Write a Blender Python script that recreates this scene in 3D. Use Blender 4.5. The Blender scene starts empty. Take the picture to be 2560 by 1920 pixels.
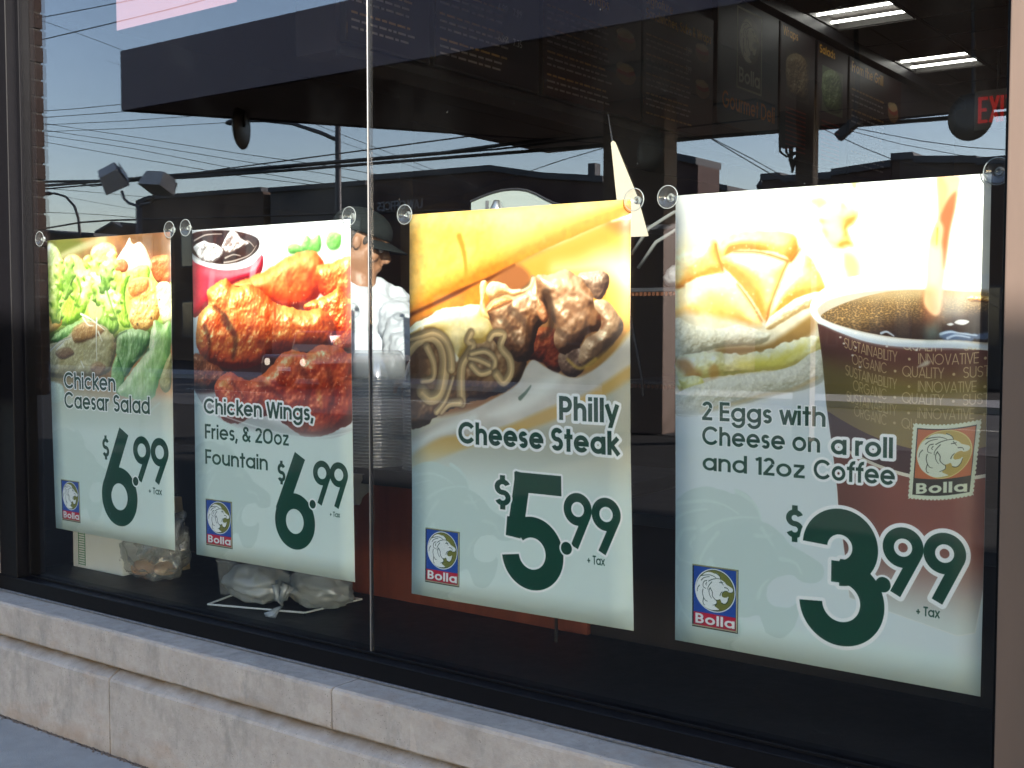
import bpy, bmesh, math, random
import numpy as np
from mathutils import Vector, Matrix
random.seed(5)
SC = bpy.context.scene
COL = SC.collection

# ---------------------------------------------------------------- camera
CAM = Vector((4.129, -2.5856, 1.5))
FPX, YAW, PITCH, ROLL = 2924.0, .6321, -.0527, .0005
_f = Vector((-math.sin(YAW) * math.cos(PITCH), math.cos(YAW) * math.cos(PITCH), math.sin(PITCH)))
_r0 = Vector((math.cos(YAW), math.sin(YAW), 0)); _u0 = _r0.cross(_f)
_r = _r0 * math.cos(ROLL) + _u0 * math.sin(ROLL); _u = _r.cross(_f)
cd = bpy.data.cameras.new('camera'); cam = bpy.data.objects.new('camera', cd); COL.objects.link(cam)
cam.matrix_world = Matrix(((_r.x, _u.x, -_f.x, CAM.x), (_r.y, _u.y, -_f.y, CAM.y), (_r.z, _u.z, -_f.z, CAM.z), (0, 0, 0, 1)))
cd.sensor_fit = 'HORIZONTAL'; cd.sensor_width = 36; cd.lens = FPX / 2560 * 36
cd.clip_start = .05; cd.clip_end = 3000
SC.camera = cam

# ---------------------------------------------------------------- sky, sun, exposure
SUN_AZ, SUN_EL = math.radians(43), math.radians(19.5)       # east of the window's outward normal, low
sun_dir = Vector((math.sin(SUN_AZ) * math.cos(SUN_EL), -math.cos(SUN_AZ) * math.cos(SUN_EL), math.sin(SUN_EL)))
W = bpy.data.worlds.new('World'); SC.world = W; W.use_nodes = True
nt = W.node_tree; nt.nodes.clear()
sky = nt.nodes.new('ShaderNodeTexSky'); sky.sky_type = 'NISHITA'; sky.sun_disc = False
sky.sun_elevation = SUN_EL; sky.sun_rotation = math.atan2(sun_dir.x, sun_dir.y)
sky.air_density = 1.0; sky.dust_density = .5; sky.ozone_density = 1.0
bg = nt.nodes.new('ShaderNodeBackground'); bg.inputs['Strength'].default_value = .15
wo = nt.nodes.new('ShaderNodeOutputWorld')
nt.links.new(sky.outputs[0], bg.inputs[0]); nt.links.new(bg.outputs[0], wo.inputs[0])
sd = bpy.data.lights.new('sun', 'SUN'); sd.energy = 5.0; sd.angle = math.radians(.53); sd.color = (1, .93, .82)
so = bpy.data.objects.new('sun', sd); COL.objects.link(so)
so.rotation_euler = (-sun_dir).to_track_quat('-Z', 'Y').to_euler(); so.location = (6, -8, 8)
vs = SC.view_settings; SC.display_settings.display_device = 'sRGB'
vs.view_transform = 'Standard'; vs.look = 'None'; vs.gamma = 1; vs.use_curve_mapping = False
vs.exposure = 1.75
cy = SC.cycles
cy.max_bounces = 10; cy.diffuse_bounces = 3; cy.glossy_bounces = 5; cy.transmission_bounces = 6; cy.transparent_max_bounces = 40
cy.caustics_reflective = False; cy.caustics_refractive = False; cy.sample_clamp_indirect = 4
try: cy.use_denoising = True
except Exception: pass

def seen(px, py, y):
    """the point at outdoor depth y (y < 0) whose mirror image in the shop window stands at a photo pixel; y > 0: the point itself"""
    d = _f + _r * ((px - 1280) / FPX) - _u * ((py - 960) / FPX)
    t = (abs(y) - CAM.y) / d.y if y != 0 else -CAM.y / d.y
    p = CAM + d * t
    return Vector((p.x, y, p.z))
def seen_z(px, py, z):
    d = _f + _r * ((px - 1280) / FPX) - _u * ((py - 960) / FPX)
    p = CAM + d * ((z - CAM.z) / d.z)
    return Vector((p.x, -p.y, z))

# ---------------------------------------------------------------- helpers
def mat(name, base, rough=.6, metal=0, spec=.5, noise=0, nsc=10, bump=0, bsc=60, dark=None, emit=None, estr=0, coat=0, alpha=None, stretch=None, trans=0):
    m = bpy.data.materials.new(name); m.use_nodes = True
    n = m.node_tree.nodes; l = m.node_tree.links; b = n['Principled BSDF']
    b.inputs['Base Color'].default_value = (*base, 1); b.inputs['Roughness'].default_value = rough
    b.inputs['Metallic'].default_value = metal; b.inputs['Specular IOR Level'].default_value = spec
    b.inputs['Coat Weight'].default_value = coat
    if trans: b.inputs['Transmission Weight'].default_value = trans
    if emit: b.inputs['Emission Color'].default_value = (*emit, 1); b.inputs['Emission Strength'].default_value = estr
    if alpha is not None: b.inputs['Alpha'].default_value = alpha
    if noise or bump:
        tc = n.new('ShaderNodeTexCoord'); mp = n.new('ShaderNodeMapping'); l.new(tc.outputs['Object'], mp.inputs[0])
        if stretch: mp.inputs['Scale'].default_value = stretch
    if noise:
        t = n.new('ShaderNodeTexNoise'); t.inputs['Scale'].default_value = nsc; t.inputs['Detail'].default_value = 6; t.inputs['Roughness'].default_value = .65
        l.new(mp.outputs[0], t.inputs[0])
        r = n.new('ShaderNodeValToRGB'); r.color_ramp.elements[0].position = .3; r.color_ramp.elements[1].position = .7
        dk = dark or tuple(c * (1 - noise) for c in base)
        r.color_ramp.elements[0].color = (*dk, 1); r.color_ramp.elements[1].color = (*[min(1, c * (1 + noise * .35)) for c in base], 1)
        l.new(t.outputs['Fac'], r.inputs[0]); l.new(r.outputs[0], b.inputs['Base Color'])
        rr = n.new('ShaderNodeMapRange'); rr.inputs['To Min'].default_value = max(0, rough - .1); rr.inputs['To Max'].default_value = min(1, rough + .12)
        l.new(t.outputs['Fac'], rr.inputs[0]); l.new(rr.outputs[0], b.inputs['Roughness'])
    if bump:
        t2 = n.new('ShaderNodeTexNoise'); t2.inputs['Scale'].default_value = bsc; t2.inputs['Detail'].default_value = 5
        l.new(mp.outputs[0], t2.inputs[0])
        bp = n.new('ShaderNodeBump'); bp.inputs['Strength'].default_value = bump; bp.inputs['Distance'].default_value = .01
        l.new(t2.outputs['Fac'], bp.inputs['Height']); l.new(bp.outputs[0], b.inputs['Normal'])
    return m

def pane_mat(name, tint=(.93, .96, .95), r0=.05, rough=0.0, haze=0.0, smudge=False):
    """thin clear sheet: what lies behind, plus a mirror image that strengthens towards grazing angles"""
    m = bpy.data.materials.new(name); m.use_nodes = True
    n = m.node_tree.nodes; l = m.node_tree.links; n.clear()
    out = n.new('ShaderNodeOutputMaterial'); tr_ = n.new('ShaderNodeBsdfTransparent'); gl = n.new('ShaderNodeBsdfGlossy')
    tr_.inputs[0].default_value = (*tint, 1); gl.inputs[0].default_value = (1, .94, .99, 1); gl.inputs['Roughness'].default_value = rough
    g = n.new('ShaderNodeNewGeometry'); dt = n.new('ShaderNodeVectorMath'); dt.operation = 'DOT_PRODUCT'
    l.new(g.outputs['Incoming'], dt.inputs[0]); l.new(g.outputs['Normal'], dt.inputs[1])
    def M(op, a, b=None):
        q = n.new('ShaderNodeMath'); q.operation = op
        for i, v in enumerate((a, b)):
            if v is None: continue
            if isinstance(v, (int, float)): q.inputs[i].default_value = v
            else: l.new(v, q.inputs[i])
        return q.outputs[0]
    c = M('ABSOLUTE', dt.outputs['Value']); k = M('POWER', M('SUBTRACT', 1.0, c), 5.0)
    fac = M('ADD', M('MULTIPLY', k, 1 - r0), r0)
    mx = n.new('ShaderNodeMixShader'); l.new(fac, mx.inputs[0]); l.new(tr_.outputs[0], mx.inputs[1]); l.new(gl.outputs[0], mx.inputs[2])
    last = mx.outputs[0]
    if haze or smudge:
        df = n.new('ShaderNodeBsdfDiffuse'); df.inputs[0].default_value = (.75, .78, .8, 1)
        m2 = n.new('ShaderNodeMixShader')
        if smudge:
            tc = n.new('ShaderNodeTexCoord'); t = n.new('ShaderNodeTexNoise'); t.inputs['Scale'].default_value = 1.4; t.inputs['Detail'].default_value = 8; t.inputs['Roughness'].default_value = .6
            l.new(tc.outputs['Object'], t.inputs[0])
            v = n.new('ShaderNodeTexVoronoi'); v.inputs['Scale'].default_value = 16; l.new(tc.outputs['Object'], v.inputs[0])
            sp = M('MULTIPLY', M('LESS_THAN', v.outputs['Distance'], .028), .07)
            dust = M('MULTIPLY', M('MAXIMUM', M('SUBTRACT', t.outputs['Fac'], .52), 0.0), .012)
            l.new(M('ADD', M('ADD', dust, sp), haze), m2.inputs[0])
        else: m2.inputs[0].default_value = haze
        l.new(last, m2.inputs[1]); l.new(df.outputs[0], m2.inputs[2]); last = m2.outputs[0]
    l.new(last, out.inputs[0])
    return m

def image_mat(name, art, rough=.35, gain=.86, coat=0.0, sheen=.4):
    h, w = art.px.shape[:2]
    im = bpy.data.images.new(name, w, h)
    a = np.ones((h, w, 4), np.float32); a[..., :3] = np.clip(art.px, 0, 1)[::-1]
    im.pixels.foreach_set(a.ravel()); im.update(); im.pack()
    m = bpy.data.materials.new(name); m.use_nodes = True
    n = m.node_tree.nodes; l = m.node_tree.links; b = n['Principled BSDF']
    t = n.new('ShaderNodeTexImage'); t.image = im; t.interpolation = 'Linear'
    mu = n.new('ShaderNodeVectorMath'); mu.operation = 'SCALE'; mu.inputs['Scale'].default_value = gain
    l.new(t.outputs[0], mu.inputs[0]); l.new(mu.outputs[0], b.inputs['Base Color'])
    b.inputs['Roughness'].default_value = rough; b.inputs['Specular IOR Level'].default_value = sheen; b.inputs['Coat Weight'].default_value = coat
    return m

class MB:
    def __init__(s): s.v = []; s.f = []
    def add(s, vs_, fs):
        o = len(s.v); s.v += [tuple(v) for v in vs_]; s.f += [tuple(i + o for i in f) for f in fs]; return s
    def box(s, x0, y0, z0, x1, y1, z1):
        return s.add([(x0, y0, z0), (x1, y0, z0), (x1, y1, z0), (x0, y1, z0), (x0, y0, z1), (x1, y0, z1), (x1, y1, z1), (x0, y1, z1)],
                     [(0, 3, 2, 1), (4, 5, 6, 7), (0, 1, 5, 4), (1, 2, 6, 5), (2, 3, 7, 6), (3, 0, 4, 7)])
    def extrude(s, P, axis, a, b):
        """outline P (counter-clockwise pairs) pushed along an axis from a to b"""
        n = len(P)
        def put(p, q, t): return {'x': (t, p, q), 'y': (p, t, q), 'z': (p, q, t)}[axis]
        vs_ = [put(p, q, a) for p, q in P] + [put(p, q, b) for p, q in P]
        return s.add(vs_, [tuple(range(n - 1, -1, -1)), tuple(range(n, 2 * n))] + [(i, (i + 1) % n, n + (i + 1) % n, n + i) for i in range(n)])
    def tube(s, P, r, n=8, r1=None, caps=True):
        P = [Vector(p) for p in P]; m = len(P); rs = [r + ((r1 if r1 is not None else r) - r) * i / max(1, m - 1) for i in range(m)]
        vs_ = []; up = Vector((0, 0, 1))
        for i, p in enumerate(P):
            t = (P[min(i + 1, m - 1)] - P[max(i - 1, 0)]).normalized()
            a = t.cross(up) if abs(t.dot(up)) < .95 else t.cross(Vector((1, 0, 0)))
            a.normalize(); b = t.cross(a)
            for k in range(n):
                th = 2 * math.pi * k / n; vs_.append(p + (a * math.cos(th) + b * math.sin(th)) * rs[i])
        fs = [(i * n + k, i * n + (k + 1) % n, (i + 1) * n + (k + 1) % n, (i + 1) * n + k) for i in range(m - 1) for k in range(n)]
        if caps: fs += [tuple(range(n - 1, -1, -1)), tuple((m - 1) * n + k for k in range(n))]
        return s.add(vs_, fs)
    def lathe(s, prof, c=(0, 0, 0), axis='z', n=24):
        """profile of (radius, height) turned about an axis"""
        vs_ = []
        for r, h in prof:
            for k in range(n):
                th = 2 * math.pi * k / n; a, b = r * math.cos(th), r * math.sin(th)
                q = {'z': (a, b, h), 'y': (a, h, b), 'x': (h, a, b)}[axis]
                vs_.append((q[0] + c[0], q[1] + c[1], q[2] + c[2]))
        fs = [(i * n + k, i * n + (k + 1) % n, (i + 1) * n + (k + 1) % n, (i + 1) * n + k) for i in range(len(prof) - 1) for k in range(n)]
        return s.add(vs_, fs)
    def ball(s, c, r, n=14, m=9, sc=(1, 1, 1), rot=None):
        vs_ = []; 
        for i in range(m + 1):
            ph = math.pi * i / m
            for k in range(n):
                th = 2 * math.pi * k / n
                v = Vector((math.sin(ph) * math.cos(th) * sc[0], math.sin(ph) * math.sin(th) * sc[1], math.cos(ph) * sc[2])) * r
                if rot: v = rot @ v
                vs_.append(Vector(c) + v)
        return s.add(vs_, [(i * n + k, (i + 1) * n + k, (i + 1) * n + (k + 1) % n, i * n + (k + 1) % n) for i in range(m) for k in range(n)])
    def mesh(s, name):
        me = bpy.data.meshes.new(name); me.from_pydata(s.v, [], s.f); me.update(); return me
    def build(s, name, m, parent=None, smooth=False, bevel=0, seg=2, sub=0):
        me = s.mesh(name)
        if bevel:
            bm = bmesh.new(); bm.from_mesh(me); bmesh.ops.remove_doubles(bm, verts=bm.verts, dist=1e-5)
            bmesh.ops.bevel(bm, geom=[e for e in bm.edges if e.calc_face_angle(0) > .5], offset=bevel, segments=seg, affect='EDGES', profile=.6)
            bmesh.ops.recalc_face_normals(bm, faces=bm.faces); bm.to_mesh(me); bm.free()
        me.materials.append(m)
        if smooth:
            for p in me.polygons: p.use_smooth = True
        return link(name, me, parent)
def link(name, me, parent=None):
    o = bpy.data.objects.new(name, me); COL.objects.link(o)
    if parent: o.parent = parent
    return o
def tag(o, label=None, cat=None, group=None, kind=None):
    if label: o['label'] = label
    if cat: o['category'] = cat
    if group: o['group'] = group
    if kind: o['kind'] = kind
    return o
def empty(name, loc=(0, 0, 0), label=None, cat=None, group=None):
    o = bpy.data.objects.new(name, None); COL.objects.link(o); o.location = loc; o.empty_display_size = .1
    return tag(o, label, cat, group)
def copy_tree(o, parent=None):
    c = o.copy(); COL.objects.link(c); c.parent = parent
    for ch in list(KIDS.get(o, ())): copy_tree(ch, c)
    return c
KIDS = {}
def kids(root):
    KIDS[root] = [o for o in COL.objects if o.parent == root]
    for k in KIDS[root]: kids(k)
# ---------------------------------------------------------------- flat print: painter
PS = 1.4                      # texels per print unit (a poster is 600 x 900 units)
_rs = np.random.RandomState(7)
_LAT = _rs.rand(256, 256).astype(np.float32)

def vnoise(x, y, seed=0):
    x = x + seed * 17.31; y = y + seed * 9.77
    xi = np.floor(x).astype(int); yi = np.floor(y).astype(int)
    fx = x - xi; fy = y - yi
    fx = fx * fx * (3 - 2 * fx); fy = fy * fy * (3 - 2 * fy)
    a = _LAT[yi & 255, xi & 255]; b = _LAT[yi & 255, (xi + 1) & 255]
    c = _LAT[(yi + 1) & 255, xi & 255]; d = _LAT[(yi + 1) & 255, (xi + 1) & 255]
    return (a * (1 - fx) + b * fx) * (1 - fy) + (c * (1 - fx) + d * fx) * fy

def fbm(x, y, sc, seed=0, octv=4):
    t = 0; a = 0.5; s = 1.0 / sc; n = 0
    for k in range(octv):
        t = t + a * vnoise(x * s, y * s, seed + k * 3); n += a; a *= 0.5; s *= 2.03
    return t / n - 0.5

def sstep(a, b, x):
    t = np.clip((x - a) / (b - a), 0, 1)
    return t * t * (3 - 2 * t)

def spline(p, closed=True, n=5):
    p = np.array(p, float); m = len(p); out = []
    for i in range(m if closed else m - 1):
        if closed:
            q = [p[(i + k - 1) % m] for k in range(4)]
        else:
            q = [p[min(max(i + k - 1, 0), m - 1)] for k in range(4)]
        for j in range(n):
            t = j / n
            out.append(0.5 * (2 * q[1] + (q[2] - q[0]) * t + (2 * q[0] - 5 * q[1] + 4 * q[2] - q[3]) * t * t
                              + (3 * q[1] - q[0] - 3 * q[2] + q[3]) * t ** 3))
    if not closed:
        out.append(p[-1])
    return np.array(out)

def sd_poly(x, y, P):
    d = np.full(x.shape, 1e9); ins = np.zeros(x.shape, bool)
    n = len(P)
    for i in range(n):
        ax, ay = P[i]; bx, by = P[i - 1]
        ex, ey = bx - ax, by - ay; wx, wy = x - ax, y - ay
        L = ex * ex + ey * ey + 1e-9
        t = np.clip((wx * ex + wy * ey) / L, 0, 1)
        dx = wx - ex * t; dy = wy - ey * t
        d = np.minimum(d, dx * dx + dy * dy)
        c = ((ay > y) != (by > y)) & (x < (bx - ax) * (y - ay) / (by - ay + 1e-12) + ax)
        ins ^= c
    d = np.sqrt(d)
    return np.where(ins, -d, d)

def sd_line(x, y, P, w0, w1=None):
    """distance to an open polyline whose half width runs from w0 to w1"""
    d = np.full(x.shape, 1e9); n = len(P) - 1
    w1 = w0 if w1 is None else w1
    for i in range(n):
        ax, ay = P[i]; bx, by = P[i + 1]
        ex, ey = bx - ax, by - ay; L = ex * ex + ey * ey + 1e-9
        t = np.clip(((x - ax) * ex + (y - ay) * ey) / L, 0, 1)
        r = np.hypot(x - ax - ex * t, y - ay - ey * t) - (w0 + (w1 - w0) * (i + t) / n)
        d = np.minimum(d, r)
    return d

def soft_blur(a, k):
    k = int(k)
    if k < 1: return a
    for ax in (0, 1):
        for _ in range(2):
            p = np.pad(a, [(k + 1, k) if i == ax else (0, 0) for i in (0, 1)], mode='edge')
            c = np.cumsum(p, axis=ax)
            n = a.shape[ax]
            a = (np.take(c, range(2 * k + 1, 2 * k + 1 + n), ax) - np.take(c, range(0, n), ax)) / (2 * k + 1)
    return a

class Art:
    def __init__(s, w, h, col, ps=PS):
        s.w, s.h, s.ps = w, h, ps
        s.W, s.H = int(w * ps), int(h * ps)
        s.px = np.empty((s.H, s.W, 3), np.float32); s.px[:] = np.array(col) / 255.0
    def roi(s, x0, y0, x1, y1):
        a = max(0, int(x0 * s.ps)); b = max(0, int(y0 * s.ps))
        c = min(s.W, int(x1 * s.ps) + 2); d = min(s.H, int(y1 * s.ps) + 2)
        if c <= a or d <= b: return None
        X, Y = np.meshgrid((np.arange(a, c) + .5) / s.ps, (np.arange(b, d) + .5) / s.ps)
        return (slice(b, d), slice(a, c)), X, Y
    def mix(s, sl, col, al):
        v = s.px[sl]; c = np.asarray(col, np.float32)
        if c.ndim == 1: c = c / 255.0
        s.px[sl] = v + (c - v) * np.clip(al, 0, 1)[..., None]
    def bb(s, P, m):
        P = np.array(P); return s.roi(P[:, 0].min() - m, P[:, 1].min() - m, P[:, 0].max() + m, P[:, 1].max() + m)
    def fill(s, P, col, soft=0.8, al=1.0, smooth=True, warp=0, wsc=20, seed=1, vary=0):
        P = spline(P) if smooth else np.array(P, float)
        r = s.bb(P, soft * 2 + warp * 2)
        if r is None: return
        sl, X, Y = r
        if warp:
            wx = X + warp * 2 * fbm(X, Y, wsc, seed, 3); wy = Y + warp * 2 * fbm(X, Y, wsc, seed + 5, 3)
        else: wx, wy = X, Y
        d = sd_poly(wx, wy, P)
        a = al * sstep(soft, -soft, d)
        c = np.array(col, float) / 255.0
        if vary:
            c = c[None, None] * (1 + vary * 2 * fbm(X, Y, wsc, seed + 9, 4))[..., None]
        s.mix(sl, c if np.ndim(c) > 1 else np.array(col), a)
    def stroke(s, P, w0, w1, col, soft=0.8, al=1.0, shade=0):
        P = spline(P, False); r = s.bb(P, max(w0, w1) + soft * 2)
        if r is None: return
        sl, X, Y = r
        d = sd_line(X, Y, P, w0, w1)
        c = np.array(col, float) / 255.0
        if shade:
            k = np.clip(-d / max(w0, w1), 0, 1)
            gy, gx = np.gradient(-np.maximum(-d, 0))
            lit = 1 + shade * ((k - .45) * 1.3 + (gy + gx * .5) / (np.hypot(gx, gy).max() + 1e-6) * .5)
            c = np.clip(c[None, None] * lit[..., None], 0, 1)
            s.mix(sl, c, al * sstep(soft, -soft, d))
        else: s.mix(sl, np.array(col), al * sstep(soft, -soft, d))
    def blob(s, P, dark, mid, lite, r=18, bump=3, bsc=14, seed=1, spec=0.5, sp=24, soft=0.8, warp=2, wsc=14,
             L=(-.45, -.65, .62), var=0.15, al=1.0, gain=1.12, rim=0.0, aniso=1.0, ridge=0.0):
        P = spline(P); R = s.bb(P, soft * 2 + warp * 2 + 2)
        if R is None: return
        sl, X, Y = R
        wx = X + warp * 2 * fbm(X, Y, wsc, seed, 3); wy = Y + warp * 2 * fbm(X, Y, wsc, seed + 5, 3)
        d = sd_poly(wx, wy, P)
        k = np.clip(-d / r, 0, 1)
        h = r * .75 * np.sqrt(np.maximum(1 - (1 - k) ** 2, 0))
        h = soft_blur(h, r * s.ps * .16)
        h = h + bump * 1.25 * fbm(X * aniso, Y, bsc * 1.5, seed + 20, 3) + ridge * bump * np.abs(2 * fbm(X * aniso, Y, bsc * 1.7, seed + 31, 2))
        gy, gx = np.gradient(h, 1 / s.ps)
        nz = 1 / np.sqrt(1 + gx * gx + gy * gy); nx, ny = -gx * nz, -gy * nz
        l = np.array(L, float); l /= np.linalg.norm(l)
        df = (nx * l[0] + ny * l[1] + nz * l[2]) * gain
        t = np.clip(df + var * 2 * fbm(X, Y, bsc * 2.5, seed + 40, 4), 0, 1)[..., None]
        D, M, T = [np.array(c, float) / 255 for c in (dark, mid, lite)]
        c = np.where(t < .55, D + (M - D) * (t / .55), M + (T - M) * ((t - .55) / .45))
        hv = l + np.array([0, 0, 1.0]); hv /= np.linalg.norm(hv)
        sg = np.clip(nx * hv[0] + ny * hv[1] + nz * hv[2], 0, 1) ** sp
        c = c + spec * (sg * (.35 + 1.3 * np.clip(fbm(X, Y, bsc * .6, seed + 50, 3) + .25, 0, 1)))[..., None]
        c = c * (1 + .22 * fbm(X, Y, bsc * .45, seed + 60, 3))[..., None]
        if rim: c = c * (1 - rim * sstep(4, 0, -d))[..., None]
        s.mix(sl, np.clip(c, 0, 1), al * sstep(soft, -soft, d))
    def grad(s, y0, y1, col, a0, a1, x0=0, x1=None):
        r = s.roi(x0, 0, x1 or s.w, s.h); sl, X, Y = r
        s.mix(sl, np.array(col), a0 + (a1 - a0) * sstep(y0, y1, Y))

# ------------------------------------------------ geometric sans drawn from strokes
def _ring(cx, cy, r, a0=0, a1=360): return ('A', cx, cy, r, a0, a1)
def glyph(ch, w):
    """centre-line strokes of one letter, cap height 1, baseline 0, y up; returns strokes, advance"""
    h = w / 2; xh = .74; r = (xh - w) / 2; c = h + r; cy = h + r; g = .09
    R = (1 - w) / 2; L = lambda a, b, c_, d: ('L', a, b, c_, d)
    if ch == ' ': return [], .32
    if ch == 'o': return [_ring(c, cy, r)], 2 * r + w + g
    if ch == 'a': return [_ring(c, cy, r), L(c + r, 0, c + r, xh)], 2 * r + w + g
    if ch == 'b': return [_ring(c, cy, r), L(h, 0, h, 1)], 2 * r + w + g
    if ch == 'd': return [_ring(c, cy, r), L(c + r, 0, c + r, 1)], 2 * r + w + g
    if ch == 'p': return [_ring(c, cy, r), L(h, -.26, h, xh)], 2 * r + w + g
    if ch == 'q': return [_ring(c, cy, r), L(c + r, -.26, c + r, xh)], 2 * r + w + g
    if ch == 'c': return [_ring(c, cy, r, 42, 318)], 2 * r + w * .8 + g
    if ch == 'e': return [_ring(c, cy, r, 0, 322), L(h, cy, c + r + h, cy)], 2 * r + w + g
    if ch == 'g': return [_ring(c, cy, r), L(c + r, .02, c + r, xh), _ring(c, .04, r, 200, 360)], 2 * r + w + g
    if ch in 'hn':
        q = r * .82
        return [L(h, 0, h, 1 if ch == 'h' else xh), _ring(h + q, xh - h - q, q, 0, 180), L(h + 2 * q, 0, h + 2 * q, xh - h - q)], 2 * q + w + g
    if ch == 'm':
        q = r * .7
        o = [L(h, 0, h, xh)]
        for k in (0, 1):
            o += [_ring(h + q + 2 * q * k, xh - h - q, q, 0, 180), L(h + 2 * q * (k + 1), 0, h + 2 * q * (k + 1), xh - h - q)]
        return o, 4 * q + w + g
    if ch == 'u':
        q = r * .82
        return [L(h + 2 * q, 0, h + 2 * q, xh), _ring(h + q, h + q, q, 180, 360), L(h, h + q, h, xh)], 2 * q + w + g
    if ch == 'r': return [L(h, 0, h, xh), _ring(h + r * .75, xh - h - r * .75, r * .75, 75, 180)], r * .9 + w + g * .4
    if ch == 'i': return [L(h, 0, h, xh), L(h, .85, h, 1)], w + g
    if ch == 'l': return [L(h, 0, h, 1)], w + g
    if ch == 'k': return [L(h, 0, h, 1), L(h, .32, .5, .72), L(h + .1, .42, .54, .02)], .56 + g * .5
    if ch == 't': return [L(.2, 0, .2, .97), L(0, xh - h, .4, xh - h)], .4 + g * .8
    if ch == 'f': return [L(.2, 0, .2, .78), _ring(.2 + .2, .78, .2 - .02, 80, 180), L(0, xh - h, .4, xh - h)], .4 + g * .8
    if ch == 's' or ch == 'S':
        H = xh if ch == 's' else 1.0; q = (H - w) / 4; m = H / 2; x = h + q * 1.05
        return [_ring(x, m + q, q, 25, 270), _ring(x, m - q, q, -155, 90)], 2 * q + w + g
    if ch == 'x': return [L(.04, 0, .52, xh), L(.04, xh, .52, 0)], .56 + g * .4
    if ch == 'z': return [L(.03, xh - h, .52, xh - h), L(.47, xh - w * .7, .08, w * .7), L(.03, h, .54, h)], .56 + g
    if ch == 'v': return [L(.05, xh, .3, 0), L(.55, xh, .3, 0)], .6 + g * .3
    if ch == 'w': return [L(.05, xh, .24, 0), L(.24, 0, .43, xh), L(.43, xh, .62, 0), L(.62, 0, .81, xh)], .86 + g * .3
    if ch == 'y': return [L(.05, xh, .31, .06), L(.57, xh, .2, -.26)], .6 + g * .3
    if ch == 'A': return [L(.06, 0, .4, 1), L(.4, 1, .74, 0), L(.16, .27, .64, .27)], .8 + g * .4
    if ch == 'B':
        q = (1 - w) / 4
        return [L(h, 0, h, 1), L(h, 1 - h, .3, 1 - h), L(h, .5, .33, .5), L(h, h, .33, h), _ring(.3, .5 + q, q, -90, 90), _ring(.33, .5 - q, q, -90, 90)], .33 + q + h + g
    if ch == 'C': return [_ring(h + R, .5, R, 38, 322)], 2 * R + w * .7 + g * .6
    if ch == 'G': return [_ring(h + R, .5, R, 42, 360), L(h + R, .5, 2 * R + w, .5)], 2 * R + w + g
    if ch in 'OQ':
        o = [_ring(h + R, .5, R)]
        if ch == 'Q': o.append(L(R + .18, .3, 2 * R + .08, -.04))
        return o, 2 * R + w + g
    if ch == 'D': return [L(h, 0, h, 1), L(h, 1 - h, .35, 1 - h), L(h, h, .35, h), _ring(.35, .5, R, -90, 90)], .35 + R + h + g
    if ch == 'E': return [L(h, 0, h, 1), L(h, 1 - h, .52, 1 - h), L(h, .5, .5, .5), L(h, h, .52, h)], .52 + g
    if ch == 'F': return [L(h, 0, h, 1), L(h, 1 - h, .5, 1 - h), L(h, .48, .47, .48)], .5 + g * .8
    if ch == 'H': return [L(h, 0, h, 1), L(.62, 0, .62, 1), L(h, .5, .62, .5)], .62 + h + g
    if ch == 'I': return [L(h, 0, h, 1)], w + g
    if ch == 'L': return [L(h, 0, h, 1), L(h, h, .46, h)], .46 + g * .6
    if ch == 'M': return [L(h, 0, h, 1), L(h, 1, .42, .1), L(.42, .1, .84 - h, 1), L(.84 - h, 0, .84 - h, 1)], .84 + g
    if ch == 'N': return [L(h, 0, h, 1), L(h, 1, .66, 0), L(.66, 0, .66, 1)], .66 + h + g
    if ch in 'PR':
        q = .27 - h * .3
        o = [L(h, 0, h, 1), L(h, 1 - h, .32, 1 - h), L(h, 1 - h - 2 * q, .32, 1 - h - 2 * q), _ring(.32, 1 - h - q, q, -90, 90)]
        if ch == 'R': o.append(L(.28, 1 - h - 2 * q, .52, 0))
        return o, .32 + q + h + g
    if ch == 'T': return [L(.27, 0, .27, 1), L(0, 1 - h, .54, 1 - h)], .54 + g * .3
    if ch == 'U': return [_ring(h + .27, h + .27, .27, 180, 360), L(h, h + .27, h, 1), L(h + .54, h + .27, h + .54, 1)], .54 + w + g
    if ch == 'V': return [L(.05, 1, .36, 0), L(.67, 1, .36, 0)], .72 + g * .3
    if ch == 'W': return [L(.05, 1, .28, 0), L(.28, 0, .51, 1), L(.51, 1, .74, 0), L(.74, 0, .97, 1)], 1.02 + g * .3
    if ch == 'X': return [L(.04, 0, .62, 1), L(.04, 1, .62, 0)], .66 + g * .3
    if ch == 'Y': return [L(.04, 1, .34, .45), L(.64, 1, .34, .45), L(.34, 0, .34, .5)], .68 + g * .3
    if ch == '0': return [_ring(h + R * .72, .5 + R * .28, R * .72, 0, 180), _ring(h + R * .72, .5 - R * .28, R * .72, 180, 360), L(h, .5 - R * .28, h, .5 + R * .28), L(h + R * 1.44, .5 - R * .28, h + R * 1.44, .5 + R * .28)], R * 1.44 + w + g
    if ch == '1': return [L(.25, 0, .25, 1), L(.25, 1 - h, .04, .84)], .25 + h + g
    if ch == '2': return [_ring(.27, .73, .27 - h, -20, 165), L(.27 + (.27 - h) * .94, .62, .06, .08), L(0, h, .54, h)], .54 + g
    if ch == '3':
        q = (1 - w) / 4
        return [_ring(h + q, .5 + q, q, -90, 150), _ring(h + q, .5 - q, q, -150, 90)], 2 * q + w + g
    if ch == '4': return [L(.4, 0, .4, 1), L(.4, .95, .03, .3), L(0, .28, .56, .28)], .56 + g
    if ch == '5': return [_ring(.25, .3, .3 - h, -140, 120), L(.12, .48, .18, 1), L(.14, 1 - h, .5, 1 - h)], .55 + g
    if ch == '6': return [_ring(h + .22, h + .22, .22), L(h + .03, .36, .42, 1)], .44 + w + g
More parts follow.
